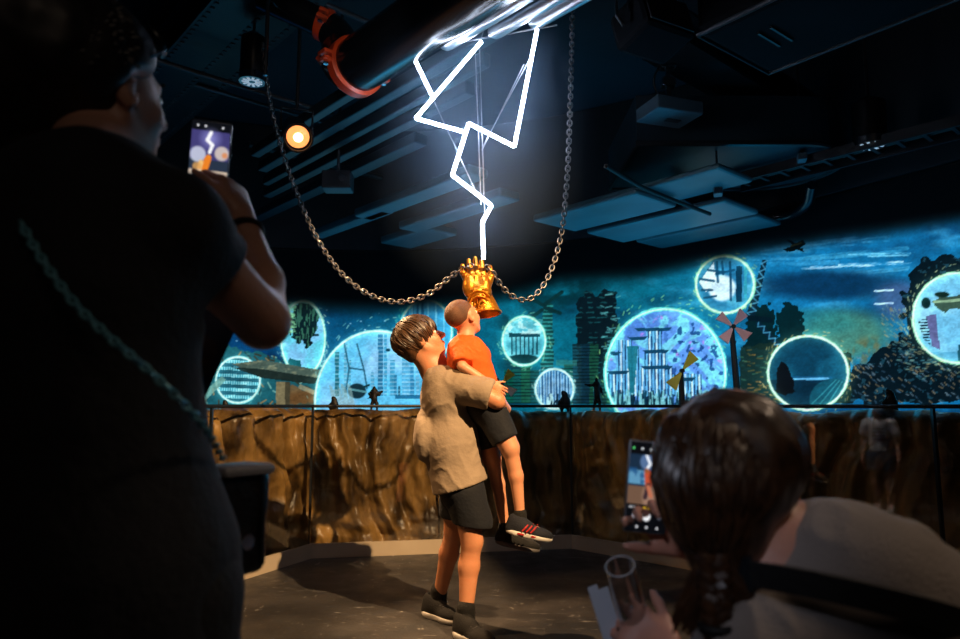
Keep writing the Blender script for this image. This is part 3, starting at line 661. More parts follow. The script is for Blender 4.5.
# family A (away to the left) and family B (away to the right)
a, b = along(240, 20, 3.78, DA, -3.2, 2.6); girder('steel_girder', a, b, .46, .3, 'wide riveted dark girder crossing the ceiling above the hanging chain at left')
a, b = along(175, 60, 3.7, DA, -1.6, 3.2); girder('steel_girder', a, b, .34, .26, 'riveted dark girder nearest the left edge above the standing woman')
a, b = along(776, 98, 3.38, DB, -1.4, .95); girder('steel_girder', a, b, .26, .2, 'plain dark girder running down to the right towards the round downlight', rivets=False)
a, b = along(745, 105, 3.6, DB, -1.4, .5); MB().bar(a, b, .1, .1).build('ceiling_strut', M['steel_dark'], None, (a+b)/2); tag(bpy.data.objects['ceiling_strut'], 'slim dark strut running beside the plain right-hand girder', 'strut')
def conduit(px, py, z, d, l0, l1, r, label, m='steel_dark', name='conduit', group=None, cat='conduit'):
    a, b = along(px, py, z, d, l0, l1); o = MB().tube([a, b], r, 10).build(name, M[m], None, (a+b)/2, smooth=True)
    return tag(o, label, cat, group)
conduit(195, 72, 3.4, DB, -.5, 1.1, .018, 'thin grey conduit passing behind the left hanging chain', 'chrome_dull')
conduit(250, 101, 3.6, DB, -.5, 1.0, .016, 'short thin conduit just below the left round downlight', 'chrome_dull')
conduit(375, 25, 3.75, DB, -.9, .35, .02, 'thin shiny conduit beyond the orange pipe couplings', 'chrome_dull')
conduit(330, 165, 3.6, DB, -.9, 1.4, .03, 'dark conduit at left running behind the spotlight', 'steel_dark')
# blue-lit flat ducts at left, running away to the left
for k, (px, py, w, lb) in enumerate([(318, 112, .07, 'uppermost thin flat duct, just above the lit spotlight'), (322, 132, .08, 'second thin flat duct, level with the lit spotlight'), (322, 150, .06, 'third thin flat duct, under the lit spotlight'), (320, 166, .08, 'fourth thin flat duct counting down from the spotlight'), (300, 196, .12, 'lowest and widest flat duct, above the left portals')]):
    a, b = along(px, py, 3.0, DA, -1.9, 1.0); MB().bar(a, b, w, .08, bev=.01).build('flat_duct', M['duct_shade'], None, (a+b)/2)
    tag(COL.objects[-1], lb, 'duct')
# long panels over the middle of the room (above the mural)
def slab(c, hx, hy, hz, m, label, name='duct_panel', cat='duct', group=None, bev=.02):
    o = MB().box(c, (hx, hy, hz), (DB, DA, ZU), bev).build(name, m, None, c); return tag(o, label, cat, group)
for k, (px, py, hx, hy, lb) in enumerate([(415, 195, .10, 1.0, 'teal lit ceiling panel left of the lightning sign'), (455, 212, .12, .9, 'narrow teal ceiling panel just left of the golden gauntlet'), (418, 236, .2, .5, 'small teal ceiling panel above the wide city arch'), (350, 222, .07, .8, 'dim teal ceiling panel inside the left chain loop')]):
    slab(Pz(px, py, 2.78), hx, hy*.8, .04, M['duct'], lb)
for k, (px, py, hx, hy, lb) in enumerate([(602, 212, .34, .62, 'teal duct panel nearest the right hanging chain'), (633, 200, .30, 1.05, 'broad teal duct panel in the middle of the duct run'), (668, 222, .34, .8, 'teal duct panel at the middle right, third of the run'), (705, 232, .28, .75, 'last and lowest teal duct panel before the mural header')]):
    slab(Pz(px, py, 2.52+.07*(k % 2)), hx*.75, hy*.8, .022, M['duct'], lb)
# round ended duct
c = Pz(648, 168, 2.85); mb = MB(); ol = []
for k in range(25): t_ = -PI/2+PI*k/24; ol.append((.95+.52*math.cos(t_), .52*math.sin(t_)))
ol = [(-.2, .52)]+[(-.2, -.52)]+ol
ol = [(x, y) for x, y in ol]
t_ = thing('round_ended_duct', c, 'big dark duct with a rounded end catching blue light, right of the chain', 'duct')
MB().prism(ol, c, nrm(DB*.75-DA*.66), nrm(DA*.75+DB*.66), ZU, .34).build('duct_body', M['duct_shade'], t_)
rim = [c + nrm(DB*.75-DA*.66)*x*.98 + nrm(DA*.75+DB*.66)*y*.98 for x, y in ol]; MB().tube(rim, .022, 8, closed=True).build('duct_rim', M['steel_dark'], t_, smooth=True)
# hose drooping at the duct's far end
pts = spline([Pz(676, 196, 2.72), Pz(700, 208, 2.7), Pz(740, 217, 2.68), Pz(785, 216, 2.66), Pz(806, 205, 2.66), Pz(812, 185, 2.74)], 8)
tag(MB().tube(pts, .04, 10).build('flexible_hose', M['pipe'], None, pts[0], smooth=True), 'curved dark hose sagging under the ceiling at the end of the ducts', 'hose')
pts = spline([Pz(606, 166, 2.44), Pz(640, 186, 2.43), Pz(668, 198, 2.43), Pz(710, 214, 2.42)], 8)
tag(MB().tube(pts, .014, 8).build('cable_bundle', M['rubber'], None, pts[0], smooth=True), 'black cable bundle lying across the teal duct panels', 'cable')
# cable tray along A at the right
a, b = along(830, 160, 2.8, DA, -3.4, .75)
t_ = thing('cable_tray', (a+b)/2, 'long dark cable tray sloping up to the right above the mural', 'cable tray')
xs = nrm(np.cross(nrm(b-a), ZU))
for s in (-1, 1): MB().bar(a+xs*s*.13, b+xs*s*.13, .02, .07).build('side_rail', M['steel_dark'], t_)
mb = MB(); n = 26
for k in range(n): p_ = a+(b-a)*(k+.5)/n; mb.bar(p_-xs*.13, p_+xs*.13, .025, .015)
mb.build('rungs', M['steel_dark'], t_)
for s, r in ((-.07, .018), (-.02, .022), (.05, .02)): MB().tube([a+xs*s+ZU*.03, b+xs*s+ZU*.03], r, 8).build('cable', M['rubber'], t_, smooth=True)
M['shaded_black'] = mat('shaded_black_metal', (8, 10, 12), .85, 0.0, .08, noise=(4, .6, (16, 21, 26)))  # ceiling shade on air unit and loudspeaker put into this black
M['lamp_glow'] = mat('dim_lamp_blades', (210, 220, 230), .4, emit=((190, 215, 235), .45))
# ceiling cassette (large dark box, upper right)
c0 = Pz(768, 76, 2.95)
un, vn = nrm(Pz(900, 24, 2.95)-c0), nrm(Pz(717, 28, 2.95)-c0); L1 = np.linalg.norm(Pz(900, 24, 2.95)-c0)+.45; L2 = np.linalg.norm(Pz(717, 28, 2.95)-c0)
vn = nrm(vn - un*(vn@un)); cc = c0+un*L1/2+vn*L2/2+ZU*.2
t_ = thing('air_handling_unit', cc, 'large dark boxy air unit hanging at the upper right of the ceiling', 'air unit')
MB().box(cc, (L1/2, L2/2, .2), (un, vn, ZU), .05).build('housing', M['shaded_black'], t_)
MB().tube([cc+un*sx*(L1/2-.01)+vn*sy*(L2/2-.01)-ZU*.19 for sx, sy in ((1,1),(1,-1),(-1,-1),(-1,1))], .014, 8, closed=True).build('bottom_trim', M['chrome_dull'], t_)
for k in range(2): MB().bar(cc+un*(-.35+k*.07)+vn*(-L2*.1)-ZU*.205, cc+un*(-.35+k*.07)+vn*(L2*.2)-ZU*.205, .012, .012).build('grille_bar', M['black'], t_)
# ------------------------------------------------------------------ main black pipe with orange grooved couplings
M['orange'] = mat('orange_coupling_paint', (232, 84, 38), .4, coat=.3, noise=(20, .5, (196, 62, 26)))
R_ = .15
e0 = P(354, 68, 3.75); dpipe = nrm(V(.66, -.75, .0)); far = e0 + dpipe*2.0
t_ = thing('sprinkler_main', e0, 'thick glossy black pipe with an elbow and three orange couplings', 'pipe')
MB().tube([e0, far]+[far+dpipe*.2*math.sin(a)+ZU*.2*(1-math.cos(a)) for a in np.linspace(.2, PI/2, 6)]+[V(*(far+dpipe*.2)[:2], H-.01)], R_, 32).build('straight_pipe', M['pipe'], t_, smooth=True)
el = spline([e0, P(343, 61, 3.86), P(341, 47, 3.9), P(334, 33, 3.9), P(322, 23, 3.9)], 5); n_ = len(el)
MB().tube(el, list(np.linspace(.145, .085, n_)), 32).build('elbow', M['pipe'], t_, smooth=True)
bend = el[-1]; b2 = P(262, -4, 3.85); MB().tube([bend, b2], .084, 32).build('branch_pipe', M['pipe'], t_, smooth=True)
def coupling(c, d, r):
    x = nrm(np.cross(d, ZU)); y = np.cross(x, d)
    o = MB().tube([c-d*.04, c-d*.028, c+d*.028, c+d*.04], [r*1.02, r*1.13, r*1.13, r*1.02], 32).build('coupling', M['orange'], t_, smooth=True)
    for s in (-1, 1):
        MB().box(c+x*s*r*1.2+y*.02, (.034, .03, .012), (x, d, y), .005).box(c+x*s*r*1.2-y*.02, (.034, .03, .012), (x, d, y), .005).build('lug', M['orange'], o)
        MB().tube([c+x*s*r*1.25-y*.05, c+x*s*r*1.25+y*.05], .007, 8).tube([c+x*s*r*1.25+y*.035, c+x*s*r*1.25+y*.048], .015, 6).tube([c+x*s*r*1.25-y*.048, c+x*s*r*1.25-y*.035], .015, 6).build('bolt', M['chrome'], o)
coupling(e0+dpipe*.02, dpipe, R_); coupling(el[8], nrm(V(-.35, -.75, .35)), .108); coupling(el[-2], nrm(bend-b2), .088)
for s in (.9, 1.7): q = e0+dpipe*s; MB().tube([q+ZU*R_, V(q[0], q[1], H-.01)], .012, 8).build('hanger_rod', M['chrome'], t_)
# three bright spiral ducts beside it, ends seen above the sign
M['silver'] = mat('bright_spiral_duct', (176, 184, 192), .3, .85, bump=(8, .15))
for k, (x0, y0, lb) in enumerate([(442, 46, 'bright silver tube nearest the black pipe'), (490, 34, 'middle bright silver tube above the lightning sign'), (530, 24, 'short bright silver tube nearest the right chain')]):
    p_ = Pz(x0, y0, 2.9); q_ = p_+V(.66, -.75, 0)*2.2; r = .042
    prof = [(0.001, 0), (r*.6, .01), (r*.9, .03), (r, .06), (r, 1.15), (r*.9, 1.18), (.001, 1.2)]
    tag(MB().lathe(p_, q_-p_, prof, 24).build('silver_tube', M['silver'], None, p_, smooth=True), lb, 'tube')
# ------------------------------------------------------------------ downlights and small equipment
M['lens'] = mat('lamp_reflector', (200, 205, 212), .12, .9)
M['filament'] = mat('hot_filament', (255, 240, 215), .3, emit=((255, 226, 180), 5.0)); M['warm'] = mat('lit_tungsten_lens', (255, 190, 120), .3, emit=((255, 158, 84), 1.5))
def downlight(c, r, label):
    t = thing('downlight', c, label, 'lamp')
    MB().lathe(c, ZU, [(r*.9, .04), (r, .05), (r, .3), (r*.4, .34), (.001, .34)], 28).build('housing', M['black_can'], t, smooth=True)
    MB().lathe(c, ZU, [(r*.92, 0), (r*1.04, .0), (r*1.04, .05), (r*.92, .05)], 28).build('rim', M['chrome'], t, smooth=True)
    mb = MB()
    for k in range(11):
        a_ = 2*PI*k/11; mb.bar(c+V(math.cos(a_)*r*.25, math.sin(a_)*r*.25, .015), c+V(math.cos(a_)*r*.82, math.sin(a_)*r*.82, .012), .017, .03)
    mb.build('louvre', M['lamp_glow'], t)
    MB().tube([c+ZU*.33, V(c[0], c[1], H-.01)], .01, 8).build('stem', M['steel_dark'], t)
M['black_can'] = mat('black_lamp_can', (14, 17, 20), .35)
downlight(Pz(871, 146, 2.8), .105, 'round caged downlight at the right end of the cable tray')
downlight(Pz(252, 82, 3.15), .08, 'round shiny downlight beside the top of the left chain')
# the lit spotlight
LP_ = P(298, 137, 4.3); aim = nrm(V(-.05, 3.1, .7)-LP_); aim = nrm(CAM*.35+V(0, 1.3, .3)-LP_)
t_ = thing('theatre_spotlight', LP_, 'lit warm theatre spotlight glowing in front of the left ducts', 'spotlight')
MB().lathe(LP_, aim, [(.05, -.30), (.075, -.28), (.08, -.1), (.085, -.02), (.095, .0), (.095, .03), (.084, .03), (.082, -.005)], 28).build('lamp_body', M['black_can'], t_, smooth=True)
MB().lathe(LP_+aim*.0, aim, [(.001, .012), (.05, .008), (.08, -.01)], 28).build('lens', M['warm'], t_, smooth=True)
MB().lathe(LP_+aim*.013, aim, [(.001, .006), (.02, .004), (.03, 0)], 20).build('bulb', M['filament'], t_, smooth=True)
x = nrm(np.cross(aim, ZU)); MB().tube([LP_-aim*.12+x*.1, LP_-aim*.12+x*.1+ZU*.16, LP_-aim*.12-x*.1+ZU*.16, LP_-aim*.12-x*.1], .009, 8).build('yoke', M['steel_dark'], t_)
q = LP_-aim*.12+ZU*.16; MB().tube([q, V(q[0], q[1], H-.01)], .012, 8).build('stem', M['steel_dark'], t_)
# loudspeaker box with bracket, upper right of centre
c = Pz(652, 28, 3.05); ux, uy = nrm(DB*.9-DA*.2), nrm(DA*.9+DB*.2)
t_ = thing('loudspeaker', c, 'dark tilted loudspeaker box hanging left of the air unit', 'loudspeaker')
tl = nrm(ZU+DA*.25); uy2 = nrm(np.cross(tl, ux)); 
MB().box(c, (.17, .13, .11), (ux, uy2, tl), .03).build('cabinet', M['shaded_black'], t_)
MB().box(c-uy2*.132, (.15, .006, .09), (ux, uy2, tl), .004).build('grille', M['black'], t_)
MB().tube([c+ux*.21-tl*.05, c+ux*.24, c+ux*.21+tl*.12, c+ZU*.22, c-ux*.21+tl*.12, c-ux*.24, c-ux*.21-tl*.05], .009, 8).build('bracket', M['chrome_dull'], t_)
MB().tube([c+ZU*.22, V(c[0], c[1], H-.01)], .016, 8).build('stem', M['steel_dark'], t_)
# projector on a clamp below it
M['teal_box'] = mat('grey_projector_case', (70, 92, 104), .45)
c = Pz(669, 112, 2.95); t_ = thing('projector', c, 'small grey projector clamped below the dark loudspeaker', 'projector')
MB().box(c, (.17, .13, .045), (nrm(DB-DA*.4), nrm(DA+DB*.4), ZU), .01).build('case', M['teal_box'], t_)
MB().box(c-ZU*.047+DB*.04, (.05, .02, .004), (nrm(DB-DA*.4), nrm(DA+DB*.4), ZU)).build('vent', M['black'], t_)
MB().tube([c+DA*.12, c+DA*.17], .03, 16).build('lens', M['lens'], t_, smooth=True)
MB().bar(c+ZU*.05, c+ZU*.34, .03, .03).box(c+ZU*.2, (.045, .035, .03), bev=.008).box(c+ZU*.33, (.05, .04, .035), bev=.008).build('clamp', M['chrome'], t_)
MB().tube([c+ZU*.3, V(c[0], c[1], H-.01)], .02, 10).build('stem', M['steel_dark'], t_)
MB().tube(spline([c+ZU*.05-DB*.1, c+ZU*.16-DB*.16, c+ZU*.3-DB*.08, c+ZU*.42], 6), .007, 6).build('cable', M['rubber'], t_)
# small gear box on the left ducts
c = P(338, 182, 5.2); t_ = thing('junction_box', c, 'small grey junction box hanging left of the lightning sign', 'box')
MB().box(c, (.11, .08, .07), bev=.01).build('box_body', M['chrome_dull'], t_); MB().lathe(c+V(.05, -.08, 0), V(0, -1, 0), [(.028, 0), (.028, .03), (.001, .03)], 16).build('socket', M['lens'], t_)
MB().tube([c+ZU*.07, V(c[0], c[1], H-.01)], .012, 8).build('stem', M['chrome_dull'], t_)
for (px, py, z, lb) in [(802, 158, 2.8, 'small grey clip lamp under the cable tray'), (718, 192, 2.55, 'tiny grey sensor above the hose')]:
    c = Pz(px, py, z); t_ = thing('ceiling_sensor', c, lb, 'sensor'); MB().box(c, (.05, .03, .025), (nrm(DB+DA*.6), nrm(DA-DB*.6), ZU), .008).build('sensor_body', M['teal_box'], t_); MB().tube([c+ZU*.02, V(c[0], c[1], H-.01)], .008, 8).build('stem', M['steel_dark'], t_)
# ================================================================== LIGHTNING SIGN, CHAINS, GAUNTLET
M['neon'] = mat('white_led_tube', (225, 236, 255), .4, emit=((214, 228, 255), 34.0))
BY = 3.42
t_ = thing('lightning_sign', P(480, 130, BY), 'zigzag lightning bolt of glowing white tubes hanging above the gauntlet', 'light sign')
segs = [((411.7, 53.3), (433.8, 99), .0), ((481.5, 41.5), (415.7, 118.3), .02), ((415.7, 118.3), (462.5, 131.5), .02), ((468.8, 123.3), (514.3, 146.5), .0), ((514.3, 146.5), (537, 29.5), .0), ((468.8, 123.3), (452.3, 175), .0), ((452.3, 175), (491.5, 205.5), .0), ((491.5, 205.5), (482.3, 222), .0), ((482.3, 222), (483.6, 259), .0)]
for a, b, dy in segs:
    p_, q_ = P(*a, BY+dy), P(*b, BY+dy); o = MB().tube([p_, q_], .0092, 12).build('light_tube', M['neon'], t_, smooth=True)
M['wire'] = mat('thin_steel_wire', (150, 156, 165), .35, .6)
MB().tube([P(408, 51.5, BY+.03), P(557, 25, BY+.03)], .005, 8).build('carrier_bar', M['wire'], t_)
for a, b in [((475, 44), (481, 205)), ((479.5, 44), (484.5, 215)), ((529, 60), (483, 146)), ((524, 64), (482, 150)), ((433, 99), (476, 192)), ((481, 40), (489, 10))]:
    MB().tube([P(*a, BY+.015), P(*b, BY+.015)], .0028, 6).build('wire', M['wire'], t_)
p_ = P(489, 10, BY+.015); MB().tube([p_, V(p_[0], p_[1], H-.01)], .0028, 6).build('wire', M['wire'], t_)
# chains
M['chain'] = mat('chain_steel', (150, 150, 156), .35, .8, noise=(40, .5, (110, 100, 92)))
def resample(pts, step):
    pts = np.array(pts); d = np.concatenate([[0], np.cumsum(np.linalg.norm(np.diff(pts, axis=0), axis=1))]); n = int(d[-1]/step)
    return np.stack([np.interp(np.arange(n+1)*step, d, pts[:, i]) for i in range(3)], 1)
def link_mesh(L_=.036, w=.0115, r=.0042):
    mb = MB(); pts = []
    for k in range(6): a = -PI/2+PI*k/5; pts.append(V(w*0+L_/2-w+w*math.cos(a), w*math.sin(a), 0))
    for k in range(6): a = PI/2+PI*k/5; pts.append(V(-L_/2+w+w*math.cos(a), w*math.sin(a), 0))
    mb.tube(pts, r, 6, closed=True); return mesh_np(mb.v, mb.f)
def chain(pts, label, group=None, step=.0265):
    R = resample(spline(pts, 24), step); t = thing('hanging_chain', R[0], label, 'chain', group); me = link_mesh(); me.materials.append(M['chain']); me.shade_smooth()
    n = len(R)-1; first = None
    def mtx(k):
        c = (R[k]+R[k+1])/2; d = nrm(R[k+1]-R[k]); s = nrm(np.cross(d, V(.1, 1, .2))); u = np.cross(s, d)
        if k % 2: s, u = u, -s
        return c, d, s, u
    rest = MB()
    for k in range(n):
        c, d, s, u = mtx(k)
        if k < 100:
            o = bpy.data.objects.new('link', me) if first is None else first.copy(); first = first or o
            COL.objects.link(o); o.parent = t
            l = c-wloc(t); o.matrix_local = Matrix(((d[0], s[0], u[0], l[0]), (d[1], s[1], u[1], l[1]), (d[2], s[2], u[2], l[2]), (0, 0, 0, 1)))
        else:
            vs = np.array([v.co[:] for v in me.vertices]); vs = c+vs[:, :1]*d+vs[:, 1:2]*s+vs[:, 2:]*u; rest.add(vs, [list(p.vertices) for p in me.polygons])
    if rest.v: o = rest.build('link', M['chain'], t, smooth=True); o['kind'] = 'stuff'
    return R
GY = 3.5
LCH = [P(263, 42, 3.75), P(268, 90, 3.75), P(279, 140, 3.72), P(297, 194, 3.7), P(318, 240, 3.66), P(343, 275, 3.62), P(372, 296, 3.6), P(400, 302, 3.57), P(428, 294, 3.55), P(450, 277, 3.52), P(465, 267.5, GY-.03), P(473, 266, GY-.05)]
chain(LCH[::-1], 'steel chain sweeping from the gauntlet up to the ceiling at left')
RCH = [V(*P(572, -30, 3.75)[:2], H-.02), P(572, -30, 3.75), P(572, 40, 3.74), P(570, 110, 3.72), P(567, 180, 3.7), P(561, 235, 3.66), P(549, 275, 3.63), P(533, 297, 3.6), P(518, 299, 3.57), P(503, 288, 3.54), P(493, 273, 3.5), P(486, 266, GY-.04)]
chain(RCH[::-1], 'steel chain hanging straight down at right and looping to the gauntlet')
p_ = P(263, 42, 3.75); 
t_ = thing('chain_clamp', p_, 'bare steel rod fixing the left chain to the ceiling', 'rod'); MB().tube([p_-ZU*.2+V(.02,0,0), V(p_[0]+.02, p_[1], H-.01)], .012, 8).build('rod', M['chrome'], t_)
# gauntlet: armoured golden glove, fingers up, open cuff at the bottom
M['gold'] = mat('worn_gold', (232, 160, 48), .34, .75, noise=(16, .5, (190, 112, 30)), bump=(60, .25))
M['gold_in'] = mat('cuff_lining', (150, 72, 28), .6, .3)
def gauntlet():
    c = P(478, 290, GY); px = .0049; 
    up = nrm(V(-.10, .12, 1.0)); right = nrm(V(1, .05, .1)); right = nrm(right-up*(right@up)); back = np.cross(right, up)   # away from the camera
    if back[1] < 0: back = -back
    def Q(x, y, z): return c + right*x*px + back*y*px + up*z*px
    S = SDF(.0035)
    B = np.stack([right, back, up])
    S.cone(Q(5, 3, -26), Q(0, 0, -3), .079, .06, k=.01)      # cuff
    S.box(Q(-1.5, 0, 7), (.062, .034, .06), B, .02, .02); S.ell(Q(-9, -5, 2), (.034, .03, .055), B, k=.015); S.ell(Q(7, -5, 2), (.03, .028, .05), B, k=.015)
    for k, (x, z1, z2) in enumerate([(-14, 21, 26), (-7, 25, 31), (0, 27, 33), (6.5, 24, 29)]):
        a_, b_, d_ = Q(x*.85, 0, 14), Q(x, -5, z1-3), Q(x*.98, -5, z2)
        S.cone(a_, b_, .0165, .0165, k=.004); S.cone(b_, d_, .0155, .012, k=.003); S.ell(b_, (.019, .019, .009), B, k=.002); S.ell(Q(x*.9, -2, 17), (.02, .02, .01), B, k=.002)
    S.cone(Q(8, 0, 0), Q(14.5, -1, 13), .024, .019, k=.008); S.cone(Q(14.5, -1, 13), Q(14.5, -2, 23), .0175, .0135, k=.003); S.ell(Q(14.5, -1, 13), (.021, .021, .01), B, k=.002)
    for z, r, w in ((-3, .064, .0055), (-25, .082, .006)):
        for k in range(24):
            a_, b_ = 2*PI*k/24, 2*PI*(k+1)/24; cx = 5*(-(z+3)/23); S.cone(c+right*(px*cx+r*math.cos(a_))+back*(r*math.sin(a_)+px*cx*.6)+up*z*px, c+right*(px*cx+r*math.cos(b_))+back*(r*math.sin(b_)+px*cx*.6)+up*z*px, w, w, k=.003)
    arc = [(-12, -4), (-8, 1), (-2, 4), (5, 2), (11, -3)]
    for (x0, z0_), (x1, z1_) in zip(arc[:-1], arc[1:]):
        f = lambda x, z: c+right*x*px+up*z*px-back*(.068*math.sqrt(max(.05, 1-(x*px/.075)**2)))
        S.cone(f(x0, z0_-14), f(x1, z1_-14), .0055, .0055, k=.002); S.cone(f(x0, z0_-8), f(x1, z1_-8), .005, .005, k=.002)
    for x in (-9, -2, 5): S.cone(Q(x, -8, -2), Q(x*1.05, -7.5, 12), .007, .006, k=.004)
    S.cone(Q(6, 3.5, -36), Q(2, 1, -12), .077, .064, k=.003, op='s'); S.plane(Q(5, 3, -26.5), -up)
    t = thing('golden_gauntlet', c, 'shiny golden armoured gauntlet raised on chains above the toddler', 'gauntlet')
    S.build('glove', M['gold'], t)
    for (x, z) in ((-12, 17), (-6, 18), (0, 18), (6, 17)): MB().lathe(Q(x, -5.5, z-2), -back, [(.011, 0), (.010, .006), (.005, .010), (.001, .011)], 12).build('knuckle_stud', M['gold'], t, smooth=True)
gauntlet()
# ================================================================== SMALL MODELS ON THE CREST OF THE ROCK WALL
def onwall(px, d=.33):
    """point on the wall's top line seen in column px, d behind the glass"""
    L_ = offs(GL, d); r = ray(px, 404); r = r*V(1,1,0)
    for i in range(3):
        a, b = L_[i]*V(1,1,0), L_[i+1]*V(1,1,0); M_ = np.array([[r[0], -(b-a)[0]], [r[1], -(b-a)[1]]])
        t, s = np.linalg.solve(M_, (a-CAM)[:2])
        if -.001 <= s <= 1.001: return V(r[0]*t, r[1]*t, 1.0)
M['figure'] = mat('black_figure_resin', (9, 12, 15), .6)
M['vane_pink'] = mat('pink_vane', (214, 170, 176), .6, emit=None); M['vane_yellow'] = mat('yellow_vane', (214, 206, 70), .6); M['vane_white'] = mat('white_vane', (214, 220, 222), .6)
def pinwheel(px, py, size, vanes, lean, label):
    b = onwall(px); Y = b[1]; h = P(px, py, Y); t = thing('model_windmill', b, label, 'windmill')
    MB().tube([V(h[0]+lean, Y, .9), h-V(0, 0, .01)], [.028, .018], 8).build('tower', M['figure'], t, smooth=True)
    mb = MB()
    n = 4
    for k, m_ in enumerate(vanes):
        if m_ is None: continue
        a = PI/4+k*PI/2+.1; u = V(math.cos(a), 0, math.sin(a)); w = V(-math.sin(a), .0, math.cos(a)); h2 = h-V(0, .03, 0)
        MB().add([h2+u*.01-w*.004, h2+u*size-w*size*.3, h2+u*size*1.02+w*size*.34, h2+u*.012+w*.008, h2+u*.01-w*.004-V(0,.006,0), h2+u*size-w*size*.3-V(0,.006,0), h2+u*size*1.02+w*size*.34-V(0,.03,0), h2+u*.012+w*.008-V(0,.006,0)],
                 [(0,1,2,3),(7,6,5,4),(0,4,5,1),(1,5,6,2),(2,6,7,3),(3,7,4,0)]).build('vane', M[m_], t)
    MB().tube([h-V(0, .005, 0), h-V(0, .045, 0)], .016, 10).build('hub', M['figure'], t, smooth=True)
    for j in range(5):
        z = .96+(h[2]-.96)*j/5; w = .035*(1-j/6); MB().bar(V(h[0]+lean-w, Y, z), V(h[0]+lean*.5+w, Y, z+.03), .006, .006).build('brace', M['figure'], t)
pinwheel(731.5, 327, .12, ['vane_pink', 'vane_pink', 'vane_pink', 'vane_pink'], .03, 'model windmill with pink vanes on a tall black tower')
pinwheel(681, 371, .14, ['vane_yellow', None, 'vane_yellow', None], .0, 'model windmill with two yellow vanes before the largest portal')
pinwheel(502, 384, .12, ['vane_yellow', 'vane_white', 'vane_yellow', 'vane_white'], .0, 'low model windmill with yellow and white vanes right of the boys')
def figurine(px, h, pose, label, name='figurine'):
    b = onwall(px); s = h/.26; S = SDF(.0045)
    def q(x, z, y=0): return b+V(x*s, y*s, z*s)
    if pose == 'stride':
        S.chain([q(0, .14), q(-.012, .08), q(-.03, .0)], [.016*s, .013*s, .008*s]).chain([q(.005, .14), q(.02, .08), q(.022, .0)], [.016*s, .013*s, .008*s]).cone(q(0, .13), q(.0, .2), .02*s, .025*s).ell(q(.0, .242), (.014*s, .015*s, .018*s))
        S.chain([q(-.012, .212), q(-.05, .2), q(-.09, .208)], [.011*s, .009*s, .006*s]).chain([q(.014, .21), q(.035, .17), q(.045, .13)], [.011*s, .009*s, .006*s])
    elif pose == 'guard':
        S.chain([q(0, .14), q(-.02, .08), q(-.03, .0)], [.018*s, .014*s, .01*s]).chain([q(.005, .14), q(.03, .08), q(.03, .0)], [.018*s, .014*s, .01*s]).cone(q(0, .13), q(.0, .2), .024*s, .03*s).ell(q(.0, .24), (.015*s, .016*s, .018*s))
        S.chain([q(-.02, .21), q(-.05, .18), q(-.02, .15)], [.012*s, .01*s, .008*s]).chain([q(.02, .21), q(.05, .17), q(.07, .2)], [.012*s, .01*s, .008*s]).cone(q(-.07, .13), q(.09, .21), .005*s, .004*s)
    else:
        S.ell(q(0, .1), (.05*s, .04*s, .06*s)).ell(q(-.01, .17), (.035*s, .03*s, .04*s)).ell(q(-.03, .2), (.02*s, .02*s, .02*s)).chain([q(0, .06), q(.03, .03), q(.02, 0)], [.025*s, .018*s, .014*s]).chain([q(-.02, .07), q(-.05, .04), q(-.04, 0)], [.025*s, .018*s, .014*s]).chain([q(-.03, .14), q(-.07, .1), q(-.08, .06)], [.018*s, .014*s, .01*s])
    o = S.build(name, M['figure'], None, b); tag(o, label, 'figurine')
figurine(597, .27, 'stride', 'black striding figurine with one arm out, left of the largest portal')
figurine(566, .2, 'crouch', 'hunched black figurine in front of the small low portal')
figurine(374, .2, 'guard', 'small black armed figurine under the wide city arch')
figurine(335, .14, 'crouch', 'tiny crouched black figurine at the left foot of the city arch')
figurine(226, .1, 'crouch', 'tiny black lump figurine at the far left of the crest')
figurine(892, .17, 'crouch', 'black crouched figurine before the rubble at the right')
